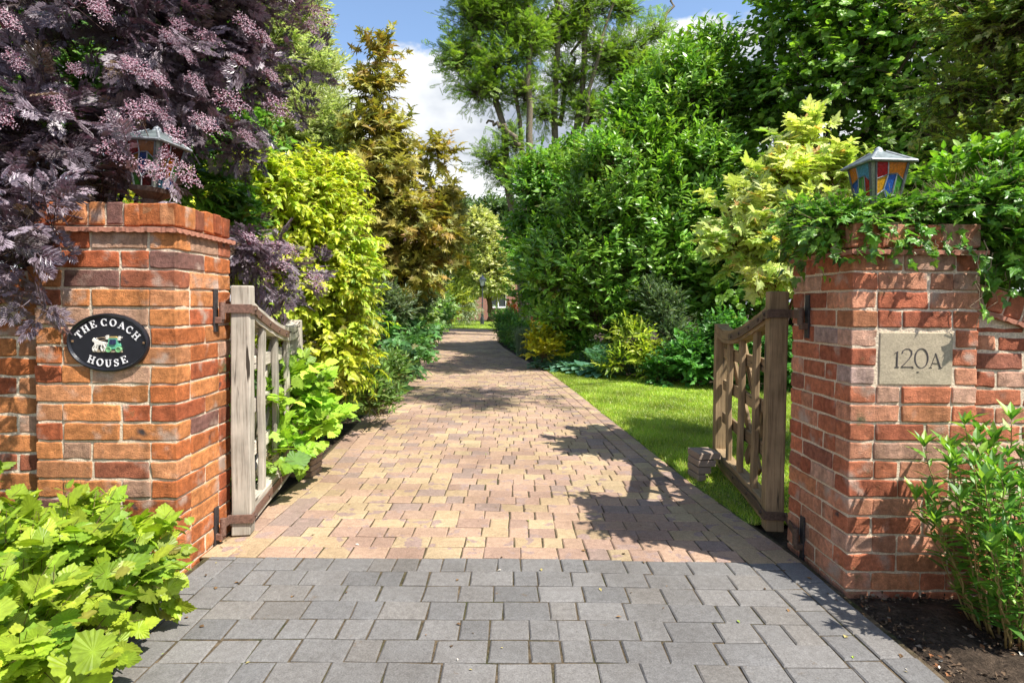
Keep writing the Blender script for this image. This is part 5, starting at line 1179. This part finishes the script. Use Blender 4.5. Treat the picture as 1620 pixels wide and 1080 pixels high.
# ground cover along both borders
def cover(name, label, poly, n, size, pal, seed, tpl='ivy', h=.16):
    r = np.random.default_rng(seed); m = MB(); P_ = np.array(poly); y = r.uniform(P_[0, 0], P_[-1, 0], n); a = np.interp(y, P_[:, 0], P_[:, 1]); b = np.interp(y, P_[:, 0], P_[:, 2]); x = a + (b - a) * r.uniform(0, 1, n)
    z = h * r.uniform(0, 1, n) * (.5 + .5 * np.sin(x * 5 + y * 3) * np.sin(y * 4.2 - x)) + .01
    z *= np.clip(np.minimum(np.abs(x - a), np.abs(b - x)) / .12, .1, 1)
    put_leaves(m, tpl, np.stack([x, y, z], 1), norm(r.normal(0, 1, (n, 3)) * (1, 1, .3)), norm(r.normal(0, .35, (n, 3)) + (0, 0, 1)), size * r.uniform(.5, 1.3, n), pick(pal, n, r) * (1 + r.normal(0, .15, (n, 1))), r)
    tag(m.build(name, M_leaf), label, 'ground cover', kind='stuff')
cover('ground_cover', 'low mixed green leaves carpeting the left border under the shrubs', [(3.0, -1.62, -3.2), (4.4, -1.62, -3.4), (6, -1.62, -3.6), (9, -1.72, -3.8), (12, -2.0, -4), (17, -3.0, -5.4), (27, -3.6, -7)], 16000, .07, [((.09, .20, .04), 4), ((.14, .28, .05), 2), ((.06, .12, .03), 2)], 170, h=.30)
cover('ground_cover', 'low mixed green leaves carpeting the right border behind the lawn', [(7.6, 3.4, 6.5), (9, 1.9, 5), (10.4, .72, 4.4), (12.6, .3, 3.4), (15, -.05, 3), (18, -.3, 2.6), (26, -.4, 2)], 14000, .085, [((.08, .19, .04), 4), ((.12, .26, .06), 2), ((.05, .11, .03), 2)], 171, h=.30)
# leaf litter and chippings on the bare beds
def litter(label, x0, x1, y0, y1, n, seed, pal, sz=.018):
    r = np.random.default_rng(seed); m = MB(); p = np.stack([r.uniform(x0, x1, n), r.uniform(y0, y1, n), np.full(n, -.022)], 1)
    p[:, 2] += r.uniform(0, .012, n)
    put_leaves(m, t_two(.3), p, norm(r.normal(0, 1, (n, 3)) * (1, 1, .35)), norm(r.normal(0, .6, (n, 3)) + (0, 0, 1)), sz * r.uniform(.3, 1.5, n), pick(pal, n, r), r)
    tag(m.build('leaf_litter', M_bark), label, 'leaf litter', kind='stuff')
LIT = [((.12, .08, .05), 4), ((.05, .035, .025), 4), ((.26, .20, .14), 1), ((.45, .42, .36), .25), ((.20, .09, .04), 1)]
litter('brown leaf litter and bark chips on the soil bed below the numbered pier', 1.38, 3.2, .8, 2.3, 9000, 172, LIT)
litter('dry leaf litter on the soil under the lime shrub by the left pier', -3.0, -1.45, .8, 2.4, 5000, 173, LIT)
r = np.random.default_rng(176); n = 420; m = MB(); yy = .9 + 12 * r.uniform(0, 1, n) ** 1.6; xx = np.array([r.uniform(gl(v), gr(v)) if v < 2.55 else r.uniform(xl(v), xr(v)) for v in yy])
sidew = r.uniform(size=n) < .45; xx = np.where(sidew, np.where(r.uniform(size=n) < .5, np.array([(gl(v) if v < 2.55 else xl(v)) for v in yy]) + r.exponential(.09, n), np.array([(gr(v) if v < 2.55 else xr(v)) for v in yy]) - r.exponential(.07, n)), xx)
put_leaves(m, t_two(.32), np.stack([xx, yy, np.full(n, .004)], 1), norm(r.normal(0, 1, (n, 3)) * (1, 1, .08)), norm(r.normal(0, .25, (n, 3)) + (0, 0, 1)), .012 * r.uniform(.3, 2.0, n), pick([((.22, .13, .06), 4), ((.10, .06, .03), 4), ((.36, .30, .12), 2), ((.55, .50, .42), 1), ((.25, .33, .06), 1)], n, r), r)
tag(m.build('fallen_debris', M_bark), 'scattered dry leaf bits and petals lying on the paving', 'leaf debris', kind='stuff')
# soil heaped in the beds so that it is not a flat sheet
def bed(name, x0, x1, y0, y1, seed):
    r = np.random.default_rng(seed); nx_, ny_ = 90, 90; X, Y = np.meshgrid(np.linspace(x0, x1, nx_), np.linspace(y0, y1, ny_)); ph = r.uniform(0, 6.28, 12); Z = np.zeros_like(X)
    for k in range(12): fr = r.uniform(6, 60); th = r.uniform(0, 3.14); Z += .09 / fr * np.sin(fr * (X * math.cos(th) + Y * math.sin(th)) + ph[k])
    ed = np.minimum(np.minimum(X - x0, x1 - X), np.minimum(Y - y0, y1 - Y)); Z = -.029 + (Z + .02 + r.normal(0, .0012, X.shape)) * np.clip(ed / .15, 0, 1)
    m = MB(); I = (np.arange(ny_ - 1)[:, None] * nx_ + np.arange(nx_ - 1)[None]).ravel(); m.add(np.stack([X, Y, Z], -1).reshape(-1, 3), np.stack([I, I + 1, I + nx_ + 1, I + nx_], 1), (.08, .06, .04)); tag(m.build(name, M_soil, smooth=True), kind='structure')
bed('soil_bed', 1.40, 3.4, .5, 2.285, 174); bed('soil_bed', -3.4, -1.42, .5, 2.365, 175)
# boundary hedge far left and right so the view closes
plant('boundary_tree', 'dark leafy tree behind the purple elder at the left edge', 'tree', (-6.5, 8.5, 0), [blob(150, 150, 8.2, 260, 260, 1.6), blob(-200, 200, 8, 300, 300, 1.6), blob(350, 330, 8.4, 160, 180, 1.2)], 'ovate', .14, MID, 180, part=('trunk', 'crown'), lai=1.4, clump=.45, per=8, stem_r=.006, trunk=dict(r0=.14, n_main=8))
plant('boundary_tree', 'dark tree mass behind the right hand trees', 'tree', (7, 16, 0), [blob(1150, 380, 16, 160, 150, 2), blob(1350, 380, 16, 200, 170, 2), blob(1000, 420, 17, 120, 100, 2)], 'ovate', .2, [((.12, .28, .04), 1), ((.17, .36, .05), 1)], 181, part=('trunk', 'crown'), lai=1.8, clump=.7, per=8, inner=2, trunk=dict(r0=.2, n_main=8))

# ============================================================ LAMP POST AND HOUSE
lx, ly, _ = P(763, 480, 33); LPY = 33
lp = empty('lamp_post', (lx, LPY, 0)); tag(lp, 'black Victorian style lamp post on the grass at the end of the drive', 'lamp post'); LC = (.035, .04, .05)
m = MB(); tube(m, [(lx, LPY, z) for z in (-.03, .05, .06, .38, .40, .62, .66)], [.13, .13, .115, .115, .085, .085, .05], LC, 14); attach(m.build('base', M_paint, smooth=False), lp)
m = MB(); tube(m, [(lx, LPY, z) for z in (.64, 1.2, 1.22, 1.26, 1.28, 2.18)], [.045, .036, .055, .055, .034, .03], LC, 12); attach(m.build('column', M_paint), lp)
m = MB(); tube(m, [(lx - .2, LPY, 2.0), (lx + .2, LPY, 2.0)], .012, LC, 6); attach(m.build('ladder_bar', M_paint), lp)
m = MB(); 
def ring4(a, z): return [(lx - a, LPY - a, z), (lx + a, LPY - a, z), (lx + a, LPY + a, z), (lx - a, LPY + a, z)]
b_, u_ = ring4(.09, 2.24), ring4(.18, 2.60)
for k in range(4): tube(m, [b_[k], u_[k]], .012, LC, 5); tube(m, [b_[k], b_[(k + 1) % 4]], .012, LC, 5); tube(m, [u_[k], u_[(k + 1) % 4]], .014, LC, 5)
tube(m, [(lx, LPY, 2.16), (lx, LPY, 2.25)], [.03, .07], LC, 8); attach(m.build('lantern_frame', M_paint), lp)
m = MB()
for k in range(4): m.add([b_[k], b_[(k + 1) % 4], u_[(k + 1) % 4], u_[k]], [(0, 1, 2, 3)], (.55, .6, .6))
attach(m.build('lantern_glass', M_glass), lp)
m = MB(); tube(m, [(lx, LPY, 2.60), (lx, LPY, 2.68), (lx, LPY, 2.80), (lx, LPY, 2.90)], [.25, .15, .05, .01], LC, 4); attach(m.build('lantern_roof', M_paint), lp)
# house
hs = empty('brick_house', (-1.0, 46, 0)); tag(hs, 'red brick house with white framed windows half hidden beyond the cream tree', 'house')
HY = 45.0; m = MB()
wins = [(-1.75, -.45, .95, 2.05), (-4.6, -3.3, .95, 2.05), (-7.2, -5.9, .95, 2.05), (1.2, 2.5, .95, 2.05), (-4.6, -3.3, 3.4, 4.4), (-1.75, -.45, 3.4, 4.4), (1.2, 2.5, 3.4, 4.4)]
xs_ = sorted({-9.0, 5.0, *[w[0] for w in wins], *[w[1] for w in wins]}); zs_ = [-.1, .95, 2.05, 3.4, 4.4, 5.0]
for i in range(len(xs_) - 1):
    for j in range(len(zs_) - 1):
        cx, cz = (xs_[i] + xs_[i + 1]) / 2, (zs_[j] + zs_[j + 1]) / 2
        if any(w[0] < cx < w[1] and w[2] < cz < w[3] for w in wins): continue
        m.add([(xs_[i], HY, zs_[j]), (xs_[i + 1], HY, zs_[j]), (xs_[i + 1], HY, zs_[j + 1]), (xs_[i], HY, zs_[j + 1])], [(0, 1, 2, 3)], (.36, .15, .09))
for a, b in (((-9, HY), (-9, HY + 8)), ((5, HY + 8), (5, HY)), ((-9, HY + 8), (5, HY + 8))): m.add([(*a, -.1), (*b, -.1), (*b, 5), (*a, 5)], [(0, 1, 2, 3)], (.36, .15, .09))
for x in (-9, 5): m.add([(x, HY, 5), (x, HY + 8, 5), (x, HY + 4, 6.9)], [(0, 1, 2)], (.36, .15, .09))
def housebrick():
    m_, nt, p, out = new_mat('house_brick'); g_ = nd(nt, 'ShaderNodeNewGeometry'); mp_ = nd(nt, 'ShaderNodeMapping'); mp_.inputs['Rotation'].default_value = (R_(90), 0, 0); nt.links.new(g_.outputs['Position'], mp_.inputs[0])
    b_ = nt.nodes.new('ShaderNodeTexBrick'); b_.inputs['Scale'].default_value = 1; b_.inputs['Brick Width'].default_value = .225; b_.inputs['Row Height'].default_value = .075; b_.inputs['Mortar Size'].default_value = .008
    b_.inputs['Color1'].default_value = (.38, .15, .09, 1); b_.inputs['Color2'].default_value = (.28, .11, .07, 1); b_.inputs['Mortar'].default_value = (.40, .32, .25, 1); nt.links.new(mp_.outputs[0], b_.inputs[0]); nt.links.new(b_.outputs[0], p.inputs['Base Color']); p.inputs['Roughness'].default_value = .9; return m_
attach(m.build('wall', housebrick()), hs)
m = MB()
for s_ in (0, 1):
    a0, a1 = (HY - .35, HY + 4) if s_ == 0 else (HY + 8.35, HY + 4); z0, z1 = 4.55, 7.1
    for k in range(16):
        f0, f1 = k / 16, (k + 1) / 16; dz = .03
        m.add([(-9.4, a0 + (a1 - a0) * f0, z0 + (z1 - z0) * f0 + dz), (5.4, a0 + (a1 - a0) * f0, z0 + (z1 - z0) * f0 + dz), (5.4, a0 + (a1 - a0) * f1, z0 + (z1 - z0) * f1), (-9.4, a0 + (a1 - a0) * f1, z0 + (z1 - z0) * f1)], [(0, 1, 2, 3)], (.36, .22, .18))
rf = attach(m.build('roof', M_tile), hs)
for w in wins:
    m = MB(); x0, x1, z0, z1 = w; y = HY + .05
    for (a, b, c_, d_) in ((x0, x1, z0, z0 + .08), (x0, x1, z1 - .08, z1), (x0, x0 + .08, z0 + .08, z1 - .08), (x1 - .08, x1, z0 + .08, z1 - .08), ((x0 + x1) / 2 - .06, (x0 + x1) / 2 + .06, z0 + .08, z1 - .08)):
        block(m, ((a + b) / 2, y, (c_ + d_) / 2), (b - a, .08, d_ - c_), .004, 0, (.8, .8, .8), None, (1, 1, 1))
    fr_ = attach(m.build('window', M_white), hs)
    m = MB(); m.add([(x0, y + .03, z0), (x1, y + .03, z0), (x1, y + .03, z1), (x0, y + .03, z1)], [(0, 1, 2, 3)], (.05, .06, .06)); m.build('pane', M_paint, fr_)
    m = MB(); block(m, ((x0 + x1) / 2, HY - .04, z0 - .04), (x1 - x0 + .15, .16, .07), .004, 0, (.7, .68, .64), None, (1, 1, 1)); m.build('sill', M_white, fr_)
